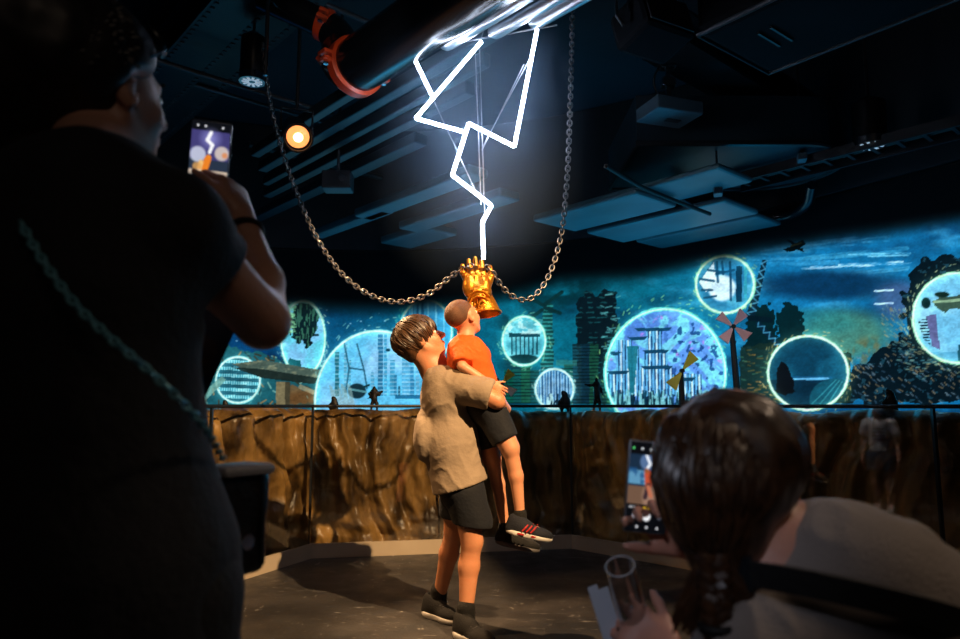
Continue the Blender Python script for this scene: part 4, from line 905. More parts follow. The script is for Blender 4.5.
# ================================================================== PEOPLE
def skin(name, col, dark): return mat(name, col, .48, noise=(9, .6, dark), sss=.12, bump=(120, .08))
M['skin_boy'] = skin('warm_skin', (214, 150, 112), (200, 132, 94)); M['skin_tot'] = skin('child_skin', (220, 158, 122), (208, 142, 106)); M['skin_w'] = skin('pale_skin', (196, 150, 130), (180, 132, 112)); M['skin_r'] = skin('rosy_skin', (206, 150, 128), (190, 130, 108))
M['eye'] = mat('eye_white', (225, 222, 215), .2); M['iris'] = mat('dark_iris', (40, 26, 18), .2); M['lip'] = mat('lip_skin', (170, 90, 80), .4)
def cloth(name, col, dark, sc=5, bump=(70, .25), rough=.85): return mat(name, col, rough, noise=(sc, .6, dark), bump=bump, sheen=.02)
def head(S, c, F, h, k=.012, jaw=1.0, ears=(1, -1)):
    """c = head centre, F = frame rows right/forward/up, h = head height"""
    q = lambda x, y, z: c + (F[0]*x + F[1]*y + F[2]*z)*h
    R = lambda *r: np.array(r)*h
    S.ell(q(0, -.06, .13), R(.335, .41, .36), F, k*2).ell(q(0, .1, -.12), R(.27, .29, .37), F, k*2).ell(q(0, .22, -.38), R(.12*jaw, .13, .1), F, k*2)
    for s in (-1, 1):
        S.ell(q(.15*s, .24, -.13), R(.11, .11, .12), F, k)
        S.cone(q(.26*s, -.02, -.18), q(.09*s, .22, -.42), .06*h, .05*h, k)
        S.ell(q(.15*s, .395, .0), R(.075, .05, .045), F, k*.6, 's')
    S.cone(q(-.15, .33, .09), q(.15, .33, .09), .045*h, .045*h, k)
    S.cone(q(0, .37, .04), q(0, .47, -.12), .035*h, .055*h, k*.6); S.ell(q(.05, .42, -.15), R(.035, .04, .03), F, k*.4).ell(q(-.05, .42, -.15), R(.035, .04, .03), F, k*.4)
    S.ell(q(0, .385, -.245), R(.09, .045, .022), F, k*.4).ell(q(0, .375, -.29), R(.08, .045, .026), F, k*.4); S.ell(q(0, .43, -.267), R(.09, .03, .006), F, k*.2, 's')
    for s in ears:
        a = nrm(F[0]*s*.9 - F[1]*.45); Fe = np.stack([a, nrm(np.cross(F[2], a)), F[2]])
        S.ell(q(.345*s, -.05, -.03), R(.035, .085, .135), Fe, k*.5); S.ell(q(.385*s, -.02, -.02), R(.03, .04, .08), Fe, k*.4, 's')
    return q
def face_parts(q, F, h, parent, lips=True):
    for s in (-1, 1):
        MB_ = MB(); c = q(.15*s, .315, .0); MB_.lathe(c-F[1]*.042*h, F[1], [(.001, 0)]+[(.048*h*math.sin(a), .042*h-.048*h*math.cos(a)) for a in np.linspace(.3, PI-.05, 8)], 14)
        e = MB_.build('eye', M['eye'], parent, smooth=True); p = c+F[1]*.046*h
        MB().lathe(p, F[1], [(.02*h, 0), (.018*h, .004*h), (.001, .005*h)], 12).build('iris', M['iris'], e)
        b = [q((.15+dx)*s, .375-abs(dx)*.35, .105+.012*(1-abs(dx)*8)) for dx in (-.08, -.03, .03, .08)]; MB().tube(b, [.006*h, .014*h, .013*h, .005*h], 8).build('eyebrow', M['brow'], parent, smooth=True)
M['brow'] = mat('brow_hair', (50, 34, 24), .8)
def hand(S, w, d, n, thumb, L=.17, curl=(30, 35, 25), spread=.06, k=.006, grip=None, tcurl=25, topen=45, r=1.0):
    """w wrist, d pointing along the palm, n = back of the hand, thumb = +1/-1 side. curl = degrees at the three joints"""
    d = nrm(d); n = nrm(n - d*(n@d)); x = np.cross(d, n)*thumb; F = np.stack([x, d, n]); u = L/.17
    S.cone(w, w+d*.03*u, .024*u*r, .026*u*r, .02, sq=(n, 1.35)); S.box(w+d*.055*u, V(.036, .042, .012)*u*r, F, .011*u, .015)
    lens = [(.032, .044, .026, .021, .029), (.011, .049, .030, .023, .031), (-.011, .045, .028, .022, .026), (-.031, .035, .021, .019, .016)]
    for i, (ox, l1, l2, l3, _) in enumerate(lens):
        p = w + d*(.088-.004*abs(i-1))*u + x*ox*u*r; a = 0; rr = [.0095, .0085, .0077, .0066]; sp = (1.5-i)*spread
        S.cone(w+d*.05*u+x*ox*.8*u, p, .0105*u*r, .0102*u*r, .006)
        for j, l in enumerate((l1, l2, l3)):
            a += math.radians(curl[j] if not grip else curl[j]*grip[i]); v = nrm(d*math.cos(a) - n*math.sin(a) + x*sp*math.cos(a)); e = p + v*l*u
            S.cone(p, e, rr[j]*u*r, rr[j+1]*u*r, .0035); p = e
    p = w + d*.022*u + x*.026*u; t0 = math.radians(topen); v = nrm(d*math.cos(t0) + x*math.sin(t0) - n*.25); e = p + v*.042*u; S.cone(p, e, .0155*u*r, .0115*u*r, .012)
    for l, r1, c_ in ((.033, .0095, tcurl), (.026, .0078, tcurl*2)):
        a = math.radians(c_); v2 = nrm(v*math.cos(a) + (d*.8 - n*.6)*math.sin(a)); e2 = e + v2*l*u; S.cone(e, e2, .0108*u*r, r1*u*r, .0035); e = e2
def folds(amp, sx, sy, sz, ridge=True):
    def f(x, y, z):
        n = fbm(x*sx, y*sy, z*sz, 3)
        return (np.abs(n*2-.95)*-1 if ridge else (n-.5))
    return lambda S: S.disp(f, amp)
def locks(name, m, parent, roots, n, r0=.008, seed=1, seg_=5):
    """roots: function(rng) -> list of points along one lock"""
    g = np.random.RandomState(seed); mb = MB()
    for _ in range(n):
        pts = roots(g)
        if pts is None: continue
        k = len(pts); rr = [r0*(.7+.6*g.rand())*max(.08, math.sin(PI*(.22+.76*i/(k-1)))) for i in range(k)]
        mb.tube(pts, rr, 5)
    return mb.build(name, m, parent, smooth=True, fix=False)
M['hair_brown'] = mat('brown_hair', (88, 58, 34), .42, noise=(60, .5, (40, 26, 16)), stretch=(1, 1, .3))
M['hair_short'] = mat('cropped_hair', (74, 44, 27), .6, noise=(26, .7, (122, 80, 54)), bump=(260, .5))
M['hair_dark'] = mat('near_black_hair', (16, 12, 11), .5, noise=(40, .5, (26, 20, 16)))
M['hair_auburn'] = mat('auburn_hair', (70, 42, 20), .38, noise=(50, .6, (22, 12, 7)))
M['shirt_beige'] = cloth('beige_cotton', (158, 140, 120), (146, 128, 108), 3)
M['shirt_orange'] = cloth('orange_cotton', (240, 98, 20), (226, 82, 14), 3); M['navy'] = cloth('navy_cotton', (10, 17, 30), (7, 12, 22)); M['black_cloth'] = cloth('black_cotton', (8, 9, 12), (12, 13, 17)); M['sock'] = cloth('black_knit', (6, 6, 8), (9, 9, 11), bump=(160, .5))
M['sole'] = mat('white_rubber', (206, 204, 200), .5); M['shoe_black'] = cloth('black_mesh_fabric', (7, 7, 9), (12, 12, 15), bump=(200, .4)); M['shoe_navy'] = cloth('navy_mesh_fabric', (12, 17, 30), (20, 26, 40), bump=(200, .4)); M['red'] = mat('red_trim', (178, 34, 34), .5); M['lace'] = mat('grey_lace', (70, 70, 74), .8)
def shoe(parent, heel, d, up, L, w, mu, ms, stripes=True, name='shoe', soft=1.0):
    """heel = ground point at the back of the sole; d toe direction; up"""
    d = nrm(d); up = nrm(up - d*(up@d)); x = np.cross(d, up); F = np.stack([x, d, up]); q = lambda a, b, c: heel + x*a*w + d*b*L + up*c*L
    S = SDF(.0032); S.ell(q(0, .3, .17), (w*.44, L*.3, L*.2), F, .015).ell(q(0, .68, .12), (w*.48, L*.33, L*.13), F, .02).ell(q(0, .2, .27), (w*.36, L*.17, L*.17), F, .02)
    S.cone(q(0, .1, .12), q(0, .12, .3), w*.36, w*.3, .01); S.ell(q(0, .22, .5), (w*.24, L*.12, L*.16), F, .006, 's'); S.plane(q(0, 0, .06), -up)
    o = S.build(name, mu, parent)
    S = SDF(.0032); S.ell(q(0, .72, .05), (w*.53, L*.29, L*.1), F, .01).ell(q(0, .22, .05), (w*.47, L*.235, L*.1), F, .01).box(q(0, .45, .05), (w*.43, L*.28, L*.09), F, .01, .02)
    S.plane(q(0, 0, .1), up).plane(q(0, 0, 0.0), -up); S.build('sole', ms, o)
    if stripes:
        sm = M['red'] if stripes == 'red' else M['lace']
        for e in (1, -1):
            for b in (.36, .45, .54): MB().tube([q(.5*e, b, .13), q(.46*e, b+.05, .2), q(.3*e, b+.09, .27)], [.004, .004, .003], 6).build('stripe', sm, o)
            for b, l in ((.34, .07), (.62, .05)): MB().box(q(.5*e, b, .065), (.003, L*l, L*.018), F, .001).build('sole_mark', sm, o)
    for b in range(5): MB().tube([q(-.24, .4+b*.06, .30-b*.022), q(0, .41+b*.06, .335-b*.024), q(.24, .4+b*.06, .30-b*.022)], .0032, 6).build('lace', M['lace'], o, smooth=True)
    return o
# ------------------------------------------------------------------ the boy who lifts the toddler
def boy():
    Yb = 3.42; g = V(*P(466, 630, 3.3)); g[2] = 0
    hc = P(421, 341, Yb); F = frame(V(.86, .16, .52), V(-.5, 0, .86)); h = .235
    S = SDF(.005); q = head(S, hc, F, h)
    nb = P(437, 372, Yb+.02); S.cone(q(0, -.12, -.3), nb, .058, .062, .03)
    ch = P(449, 392, Yb); be = P(455, 440, Yb); pe = P(463, 476, Yb)
    S.cone(nb, ch, .075, .1, .04).cone(ch, be, .1, .09, .04).cone(be, pe, .09, .095, .04)
    shR = P(453, 383, Yb-.1); elR = P(497, 401, Yb-.16); wrR = P(505, 409, Yb+.06); S.chain([P(447, 380, Yb-.03), shR, P(478, 391, Yb-.16), elR], [.06, .05, .044, .04], .02).cone(elR, wrR, .038, .028, .01)
    hand(S, wrR, V(-.55, .55, .1), V(.3, -.3, -1), 1, .165, (20, 30, 20))
    shL = P(447, 376, Yb+.15); elL = P(489, 388, Yb+.24); wrL = P(500, 404, Yb+.13); S.chain([P(445, 380, Yb+.04), shL, elL], [.07, .055, .04], .02).cone(elL, wrL, .037, .027, .01)
    hand(S, wrL, V(-.2, -.75, -.1), V(.6, .2, -.8), -1, .165, (20, 30, 20))
    # legs
    hR = P(464, 492, Yb-.06); kR = P(472, 541, 3.38); cR = P(469, 566, 3.385); aR = P(466, 616, 3.36)
    hL = P(458, 490, Yb+.09); kL = P(455, 529, 3.56); cL = P(449, 553, 3.6); aL = P(439, 598, 3.66)
    S.chain([hR, kR], [.07, .052], .03).chain([kR, cR, aR], [.046, .048, .03], .02).chain([hL, kL], [.08, .054], .03).chain([kL, cL, aL], [.046, .047, .03], .02)
    fR = P(463, 634, 3.33); fL = P(434, 612, 3.64)
    toR = V(.6, -.8, 0); toL = V(.55, -.55, 0)
    gR = V(aR[0]-.045, aR[1]+.03, 0); gL = V(aL[0]-.075, aL[1]+.05, 0)
    S.cone(aR, V(aR[0]+.0, aR[1], .06), .034, .032, .01).cone(V(aR[0], aR[1], .05), gR+nrm(toR)*.19+ZU*.035, .034, .024, .02)
    S.cone(aL, V(aL[0]+.0, aL[1], .06), .034, .032, .01).cone(V(aL[0], aL[1], .05), gL+nrm(toL)*.18+ZU*.035, .034, .024, .02)
    b = S.build('person', M['skin_boy'], None, V(aR[0], aR[1], 0))
    tag(b, 'boy in a beige shirt and navy shorts looking up while lifting a toddler', 'person')
    face_parts(q, F, h, b)
    # shirt
    S = SDF(.005)
    S.ell(P(446, 397, Yb), (.125, .165, .15), None, .05).ell(P(451, 436, Yb), (.13, .145, .18), None, .05).cone(P(450, 440, Yb), P(460, 484, Yb), .12, .136, .05, sq=(V(0,1,0), .88)).cone(P(437, 379, Yb-.06), P(437, 379, Yb+.06), .062, .062, .03)
    S.ell(P(424, 436, Yb-.02), (.05, .1, .12), None, .03)
    S.cone(P(446, 383, Yb-.08), P(486, 393, Yb-.165), .078, .072, .03).cone(P(446, 380, Yb+.08), P(478, 388, Yb+.2), .078, .068, .03)
    S.disp(lambda x, y, z: -(1-np.abs(2*((fbm(x*7+z*5, y*4, z*6-x*6, 3)*4) % 1)-1))**2, .0045); S.disp(lambda x, y, z: (fbm(x*16, y*16, z*8)-.5), .006)
    S.plane(P(458, 485, Yb)+V(0,0,-.01), V(.3, 0, -1)).cut(P(491, 397, Yb-.165), V(.95, -.1, -.3), .08).cut(P(484, 391, Yb+.21), V(.9, .3, -.3), .08)
    S.cone(P(437, 352, Yb), P(438, 374, Yb+.02), .05, .062, .006, 's').cone(P(454, 470, Yb), P(459, 500, Yb), .1, .112, .004, 's').cone(P(488, 394, Yb-.165), P(508, 402, Yb-.165), .05, .056, .004, 's')
    S.build('shirt', M['shirt_beige'], b)
    # shorts
    S = SDF(.005); S.cone(P(459, 474, Yb), P(462, 490, Yb), .102, .106, .03).cone(P(464, 492, Yb-.05), P(473, 522, 3.39), .095, .094, .03).cone(hL, P(457, 510, 3.52), .092, .088, .03)
    S.disp(lambda x, y, z: (fbm(x*9, y*9, z*9)-.5), .01); S.plane(P(474, 526, 3.38), V(-.12, 0, -1)); S.cone(P(474, 530, 3.39), P(475, 550, 3.38), .064, .08, .003, 's').cone(P(456, 527, 3.54), P(455, 548, 3.56), .06, .076, .003, 's')
    S.build('shorts', M['navy'], b)
    for a_, z_ in ((aR, .16), (aL, .17)): S = SDF(.004); S.cone(a_+V(0,0,-.02)+V(0,0,.055), V(a_[0], a_[1], .06), .043, .042, .01); S.build('sock', M['sock'], b)
    shoe(b, gR, toR, ZU, .275, .1, M['shoe_black'], M['sole'], None); shoe(b, gL, toL, ZU, .27, .1, M['shoe_black'], M['sole'], None)
    # hair: a thick mop over an undercap
    hc2 = q(0, -.07, .14); S = SDF(.005); S.ell(hc2, (.365*h, .45*h, .40*h), F, .02).ell(q(0, -.3, -.02), (.3*h, .2*h, .3*h), F, .03).plane(q(0, .27, .1), nrm(F[1]*.9-F[2]*.55)).plane(q(0, 0, -.3), -F[2]+F[1]*.35); S.ell(q(.36, .06, -.1), (.13*h, .17*h, .2*h), F, .01, 's').ell(q(-.36, .06, -.1), (.13*h, .17*h, .2*h), F, .01, 's')
    S.disp(lambda x, y, z: (fbm(x*30, y*30, z*30)-.5), .012)
    hair = S.build('hair', M['hair_brown'], b)
    def root(r):
        u = r.rand(); az = r.uniform(-PI, PI); el_ = math.asin(r.uniform(-.35, 1)); n = V(math.cos(el_)*math.sin(az), math.cos(el_)*math.cos(az), math.sin(el_))
        if n[1] > .55 and n[2] < .35: return None
        if n[2] < .0 and n[1] > -.1: return None
        base = V(0, -.07, .14) + n*V(.345, .43, .38)
        crown = V(0, -.25, .5); fl = n-crown; fl = nrm(fl - n*(fl@n)*.9); fl = nrm(fl + V(r.randn()*.18, r.randn()*.18, -.15+r.randn()*.1)); out = []
        L_ = r.uniform(.3, .55); tgt = r.uniform(1.04, 1.16)
        for k in range(6):
            t = k/5; p = base + n*(.05*math.sin(PI*t*.8)+.015) + fl*L_*t + V(0, 0, -.12)*t*t*.5
            w = (p-V(0, -.07, .14))/V(.36, .45, .39); m = np.linalg.norm(w)
            p = V(0, -.07, .14)+(p-V(0, -.07, .14))*(tgt*(1-.05*t))/m
            out.append(q(*p))
        return out
    locks('hair_lock', M['hair_brown'], hair, root, 900, .0052, 4)
    return b
boy()
# ------------------------------------------------------------------ the toddler in orange
def toddler():
    Y = 3.36; hc = P(463.5, 318, Y+.02); F = frame(V(.62, .62, .42), V(-.3, -.1, .95)); h = .192
    S = SDF(.004); q = head(S, hc, F, h, k=.01, jaw=.9)
    nk = P(465, 343, Y+.01); S.cone(q(0, -.05, -.25), nk, .04, .042, .02)
    ch = P(469, 357, Y); hp = P(484, 402, Y); S.cone(nk, ch, .04, .075, .03).cone(ch, hp, .078, .075, .03)
    aL = [P(457, 352, Y-.04), P(462, 366, Y-.10), P(491, 385, Y-.09)]; S.chain(aL[:2], [.034, .024], .01).chain(aL[1:], [.023, .018], .006); hand(S, aL[2], V(.9, .0, -.45), V(-.2, -1, .2), -1, .095, (25, 30, 20))
    aR = [P(481, 356, Y+.05), P(482, 362, Y+.15), P(480, 352, Y+.23)]; S.chain(aR, [.034, .026, .02], .01); hand(S, aR[2], V(-.2, .5, .8), V(.9, .1, 0), 1, .095, (25, 30, 20))
    # near leg
    h1 = P(487, 404, Y-.02); k1 = P(510, 448, Y-.05); c1_ = P(516, 476, Y-.04); a1 = P(520, 514, Y-.03)
    S.chain([h1, k1], [.068, .046], .02).chain([k1, c1_, a1], [.037, .033, .022], .015); d1 = nrm(V(1, -.1, -.32)); S.cone(a1, P(519, 524, Y-.03), .026, .026, .01).cone(P(519, 526, Y-.03), P(543, 533, Y-.06), .026, .02, .01)
    h2 = P(480, 410, Y+.06); k2 = P(492, 458, Y+.10); c2_ = P(498, 484, Y+.12); a2 = P(505, 526, Y+.13)
    S.chain([h2, k2], [.066, .046], .02).chain([k2, c2_, a2], [.037, .033, .023], .015); S.cone(a2, P(504, 534, Y+.13), .026, .026, .01).cone(P(506, 538, Y+.13), P(532, 546, Y+.1), .026, .02, .01)
    b = S.build('person', M['skin_tot'], None, P(485, 400, Y)); tag(b, 'toddler in an orange shirt held up in the arms of the beige-shirted boy', 'person')
    face_parts(q, F, h, b)
    S = SDF(.004); S.ell(P(468, 361, Y), (.1, .1, .1), None, .04).cone(P(469, 355, Y), P(479, 385, Y), .088, .09, .03).cone(P(458, 350, Y-.03), P(461, 361, Y-.085), .052, .046, .02).cone(P(479, 355, Y+.03), P(482, 359, Y+.12), .046, .04, .03).cone(P(463, 345, Y), P(468, 346, Y), .052, .05, .03)
    S.disp(lambda x, y, z: -(1-np.abs(2*((fbm(x*12+z*9, y*9, z*9-x*9, 3)*4) % 1)-1))**2, .004)
    S.plane(P(480, 395, Y), V(.2, 0, -1)).cut(P(461, 364, Y-.095), V(.15, -.6, -.8), .05).cut(P(482, 360, Y+.13), V(.0, .9, -.1), .05); S.cone(P(464, 330, Y+.01), P(465, 343, Y+.01), .03, .045, .004, 's')
    S.build('shirt', M['shirt_orange'], b)
    S = SDF(.004); S.cone(P(478, 396, Y), P(485, 406, Y), .09, .09, .03).cone(h1, P(503, 436, Y-.045), .08, .068, .02).cone(h2, P(489, 444, Y+.09), .078, .068, .02); S.disp(lambda x, y, z: (fbm(x*14, y*14, z*14)-.5), .015)
    S.plane(P(505, 441, Y-.05), nrm(k1-h1)+V(0,0,-.0)).plane(P(489, 448, Y+.09), V(.25, .0, -1)); S.cone(P(504, 436, Y-.045), P(514, 456, Y-.05), .052, .06, .003, 's')
    S.build('shorts', M['navy'], b)
    for a_, c_ in ((a1, P(519, 527, Y-.03)), (a2, P(504, 537, Y+.13))): S = SDF(.004); S.cone(a_, c_, .032, .034, .01); S.build('sock', M['sock'], b)
    d1 = nrm(P(552, 541, Y-.07)-P(508, 531, Y-.03)); shoe(b, P(506, 532, Y-.03), d1, ZU, .215, .085, M['shoe_navy'], M['sole'], 'red')
    d2 = nrm(P(541, 553, Y+.1)-P(497, 543, Y+.13)); shoe(b, P(495.5, 543, Y+.13), d2, ZU, .215, .085, M['shoe_black'], M['sole_shaded'], None)  # far shoe takes darker colours for the shade it hangs in
    S = SDF(.004); S.ell(q(0, -.08, .15), (.342*h, .415*h, .358*h), F, .02).plane(q(0, .2, .2), nrm(F[1]*.8-F[2]*.5)).plane(q(0, -.2, -.2), -F[2]+F[1]*.2); S.ell(q(.36, .05, -.05), (.1*h, .14*h, .2*h), F, .01, 's').ell(q(-.36, .05, -.05), (.1*h, .14*h, .2*h), F, .01, 's')
    S.build('hair', M['hair_short'], b)
M['sole_shaded'] = mat('shaded_white_rubber', (92, 90, 92), .6)  # white sole greyed: shade on the far foot put into the colour
toddler()
# ------------------------------------------------------------------ phones
def phone(c, x, y, w, hgt, label, painter, thick=.009):
    """x to the right of the screen, y to its top; the screen faces back along -(x cross y) side of the holder"""
    x = nrm(x); y = nrm(y - x*(y@x)); n = np.cross(x, y)       # n points out of the screen
    t = thing('smartphone', c, label, 'phone')
    MB().box(c-n*thick/2, (w/2, hgt/2, thick/2), (x, y, n), .004).build('phone_case', M['phone_body'], t, smooth=True)
    nu, nv = 90, 180; u, v = np.meshgrid(np.linspace(0, 1, nu), np.linspace(0, 1, nv), indexing='ij'); W = c + (x*(w*.94))*(u-.5)[..., None] + (y*(hgt*.96))*(v-.5)[..., None] + n*.0006
    C_ = painter(u, v); i, j = np.meshgrid(np.arange(nu-1), np.arange(nv-1), indexing='ij'); i = i.ravel(); j = j.ravel()
    me = mesh_np(W.reshape(-1, 3), np.stack([i*nv+j, (i+1)*nv+j, (i+1)*nv+j+1, i*nv+j+1], 1)); set_cols(me, s2l(C_.reshape(-1, 3))); link('screen', me, M['screen'], t)
    MB().tube([c-n*thick+x*w*.3+y*hgt*.4, c-n*(thick+.003)+x*w*.3+y*hgt*.4], .011, 16).build('camera_lens', M['black_can'], t, smooth=True)
    MB().box(c+x*(w/2+.0006)+y*hgt*.15-n*thick/2, (.001, .016, .0022), (x, y, n)).build('side_button', M['chrome'], t)
    return t
M['phone_body'] = mat('phone_metal', (120, 124, 132), .3, .5); M['screen'] = attr_mat('lit_phone_screen', 1.0, sample=True)
def stack(u, v, base):
    C_ = np.zeros(u.shape+(3,)); C_[:] = base; return C_
def put(C_, m, col, a=1.0): k = (np.clip(m, 0, 1)*a)[..., None]; C_[:] = C_*(1-k)+np.array(col, float)*k
def sg(u, v, x0, y0, x1, y1, w, asp=2.0):
    dx, dy = x1-x0, (y1-y0)*asp; h_ = np.clip(((u-x0)*dx+(v-y0)*asp*dy)/(dx*dx+dy*dy+1e-9), 0, 1); return 1-sst(w*.5, w*.5+.025, np.hypot(u-x0-h_*dx, (v-y0)*asp-h_*dy))
def dsk(u, v, x, y, r, asp=2.0): return 1-sst(r*.8, r*1.1, np.hypot(u-x, (v-y)*asp))
def scr_left(u, v):
    C_ = stack(u, v, (66, 62, 118)); put(C_, (v > .88).astype(float), (14, 16, 22)); put(C_, (v < .5)*1.0, (40, 52, 70))
    put(C_, np.clip(1-np.hypot(u-.5, (v-.78)*2)/.35, 0, 1), (150, 150, 220), .9); put(C_, sg(u, v, .5, .86, .42, .76, .07), (250, 250, 255)); put(C_, sg(u, v, .42, .76, .56, .7, .07), (250, 250, 255)); put(C_, sg(u, v, .56, .7, .5, .6, .06), (250, 250, 255))
    put(C_, dsk(u, v, .2, .56, .22), (200, 205, 225), .9); put(C_, dsk(u, v, .82, .6, .2), (215, 200, 190), .9); put(C_, dsk(u, v, .9, .58, .08), (220, 140, 90), .9)
    put(C_, dsk(u, v, .48, .53, .08), (240, 140, 30)); put(C_, sg(u, v, .46, .5, .4, .38, .16), (236, 130, 40)); put(C_, sg(u, v, .3, .46, .26, .36, .1), (240, 190, 120)); put(C_, dsk(u, v, .2, .4, .12), (220, 160, 90), .8)
    put(C_, ((v < .36) & (v > .3))*1.0, (250, 220, 190), .8); put(C_, (v < .24)*1.0, (10, 12, 16))
    for x in (.15, .35, .8): put(C_, dsk(u, v, x, .94, .03), (230, 230, 235))
    put(C_, dsk(u, v, .5, .13, .14), (240, 240, 240)); return C_
def scr_right(u, v):
    C_ = stack(u, v, (8, 9, 13)); im = ((v > .3) & (v < .86))*1.0; put(C_, im, (24, 44, 66)); put(C_, im*((v > .52) & (v < .68)), (100, 160, 196), .9); put(C_, im*(fbm(u*9, v*16, 2) > .55)*((v > .5) & (v < .7)), (30, 80, 130), .8)
    put(C_, im*(v < .5), (112, 84, 66)); put(C_, im*dsk(u, v, .8, .4, .45), (190, 150, 130), .6); put(C_, im*dsk(u, v, .45, .78, .2), (110, 140, 190), .7)
    put(C_, im*sg(u, v, .42, .85, .52, .76, .04), (240, 245, 255)); put(C_, im*sg(u, v, .52, .76, .44, .7, .04), (240, 245, 255))
    put(C_, im*sg(u, v, .46, .66, .5, .52, .13), (196, 80, 50)); put(C_, im*sg(u, v, .5, .52, .44, .38, .08), (60, 40, 46)); put(C_, im*sg(u, v, .5, .5, .58, .4, .07), (190, 110, 80)); put(C_, im*dsk(u, v, .44, .68, .06), (150, 84, 50))
    for x in (.08, .3, .52, .74, .92): put(C_, dsk(u, v, x, .925, .03), (220, 225, 230) if x > .1 else (90, 220, 120))
    for k, x in enumerate((.1, .2, .32, .44, .56, .7, .8, .9)): put(C_, ((np.abs(u-x) < .035) & (np.abs(v-.262) < .008))*1.0, (240, 190, 40) if k in (3, 4) else (190, 190, 195))
    put(C_, dsk(u, v, .5, .17, .11), (240, 240, 242)); put(C_, dsk(u, v, .2, .17, .055), (200, 190, 200)); put(C_, dsk(u, v, .82, .17, .055), (70, 74, 84))
    for x in (.28, .52, .78): put(C_, dsk(u, v, x, .05, .03), (215, 215, 220))
    return C_
# ------------------------------------------------------------------ standing woman at the left, photographing with a raised phone
def standing_woman():
    Y = .95
    hc = P(101, 96, Y+.12); F = frame(V(.45, .86, .18), V(-.06, -.16, 1)); h = .232
    S = SDF(.006); q = head(S, hc, F, h, k=.014)
    nk = P(88, 178, Y); S.cone(q(0, -.1, -.35), nk, .058, .062, .03)
    ch = P(92, 300, Y-.0); wa = P(95, 440, Y); hp = P(100, 560, Y)
    S.cone(P(30, 218, Y), P(165, 228, Y), .072, .062, .04).cone(nk+V(0,0,-.05), ch, .1, .13, .05).cone(ch, wa, .125, .12, .05).cone(wa, hp, .12, .155, .05)
    sh = P(180, 236, Y+.03); el_ = P(263, 322, 1.12); wr = P(242, 218, 1.27)
    S.chain([P(168, 230, Y), sh, el_], [.06, .05, .043], .02).chain([el_, P(262, 282, 1.18), wr], [.04, .036, .023], .015)
    hd = nrm(P(226, 168, 1.32)-wr); hand(S, wr, hd, V(.85, -.35, .2), -1, .165, (42, 48, 30), grip=[.8, .9, 1, 1.05], tcurl=12, topen=25)
    sl, e2, w2 = P(8, 228, Y), P(20, 350, Y+.2), P(120, 362, Y+.32)
    S.chain([sl, e2, w2], [.052, .04, .025], .02); hand(S, w2, V(.9, .3, .1), V(0, -.2, 1), 1, .165, (40, 40, 30))
    for s, x in ((-1, 60), (1, 150)):
        a = P(x, 570, Y); k = V(a[0], a[1]+.04, .47); f_ = V(a[0], a[1], .07); S.chain([a, k, f_], [.1, .058, .038], .03); S.cone(f_, f_+V(.05, .12, -.03), .036, .026, .02)
    g = V(hp[0], Y, 0)
    b = S.build('person', M['skin_w'], None, g); tag(b, 'woman seen from behind at far left in dark clothes raising a phone', 'person'); face_parts(q, F, h, b)
    S = SDF(.006)
    S.cone(P(25, 222, Y), P(170, 230, Y), .088, .078, .05).cone(P(90, 210, Y), ch, .11, .135, .05).cone(ch, wa, .13, .128, .05).cone(wa, hp, .128, .165, .06).cone(hp, P(100, 690, Y), .165, .175, .04)
    S.cone(P(164, 228, Y), P(208, 268, Y+.09), .078, .068, .03).cone(P(10, 228, Y), P(20, 300, Y+.1), .075, .07, .03).disp(lambda x, y, z: (fbm(x*8, y*8, z*5)-.5), .018)
    S.cut(P(211, 271, Y+.095), nrm(el_-sh), .09).cut(P(18, 310, Y+.11), V(0, .5, -.8), .08); S.cone(q(0, -.1, -.3), P(92, 190, Y), .05, .072, .006, 's'); S.plane(P(100, 700, Y), -ZU)
    S.build('shirt', M['woman_top'], b)
    S = SDF(.008)
    for x in (60, 150): a = P(x, 600, Y); S.cone(a, V(a[0], a[1]+.03, .45), .118, .085, .03).cone(V(a[0], a[1]+.03, .45), V(a[0], a[1], .1), .085, .07, .02)
    S.build('trousers', M['black_cloth'], b)
    for x in (60, 150): a = P(x, 570, Y); shoe(b, V(a[0]-.02, a[1]-.07, 0), V(.25, 1, 0), ZU, .25, .09, M['shoe_black'], M['sole'], None)
    # hair: swept up, with a loose tail behind
    S = SDF(.006); S.ell(q(0, -.1, .2), (.42*h, .5*h, .47*h), F, .03).ell(q(-.15, -.45, .35), (.42*h, .4*h, .5*h), F, .06).ell(q(-.4, -.6, -.1), (.36*h, .3*h, .45*h), F, .06).plane(q(0, .2, .15), nrm(F[1]*.9-F[2]*.45)); S.ell(q(.36, .12, -.18), (.14*h, .25*h, .28*h), F, .02, 's'); S.disp(lambda x, y, z: (fbm(x*28, y*28, z*20)-.5), .016)
    hair = S.build('hair', M['hair_dark'], b)
    def root(r):
        az = r.uniform(-PI, PI); e = math.asin(r.uniform(-.3, 1)); n = V(math.cos(e)*math.sin(az), math.cos(e)*math.cos(az), math.sin(e))
        if n[1] > .3: return None
        p0 = V(0, -.1, .2)+n*V(.43, .51, .48); p1 = V(-.22, -.72, .12); return [q(*(p0*(1-t)+p1*t+n*.07*math.sin(PI*t))) for t in np.linspace(0, .8, 6)]
    locks('hair_lock', M['hair_dark'], hair, root, 420, .0035, 9)
    # sunglasses pushed up on the hair
    t = thing('sunglasses', q(.2, .3, .4), 'silver framed sunglasses pushed up on the dark hair of the standing woman', 'sunglasses')
    MB().tube([q(.38, -.02, .15), q(.37, .16, .24), q(.31, .3, .33)], .0028, 8).build('temple_arm', M['chrome'], t, smooth=True); MB().tube([q(-.38, -.02, .15), q(-.37, .16, .24), q(-.31, .3, .33)], .0028, 8).build('temple_arm', M['chrome'], t, smooth=True)
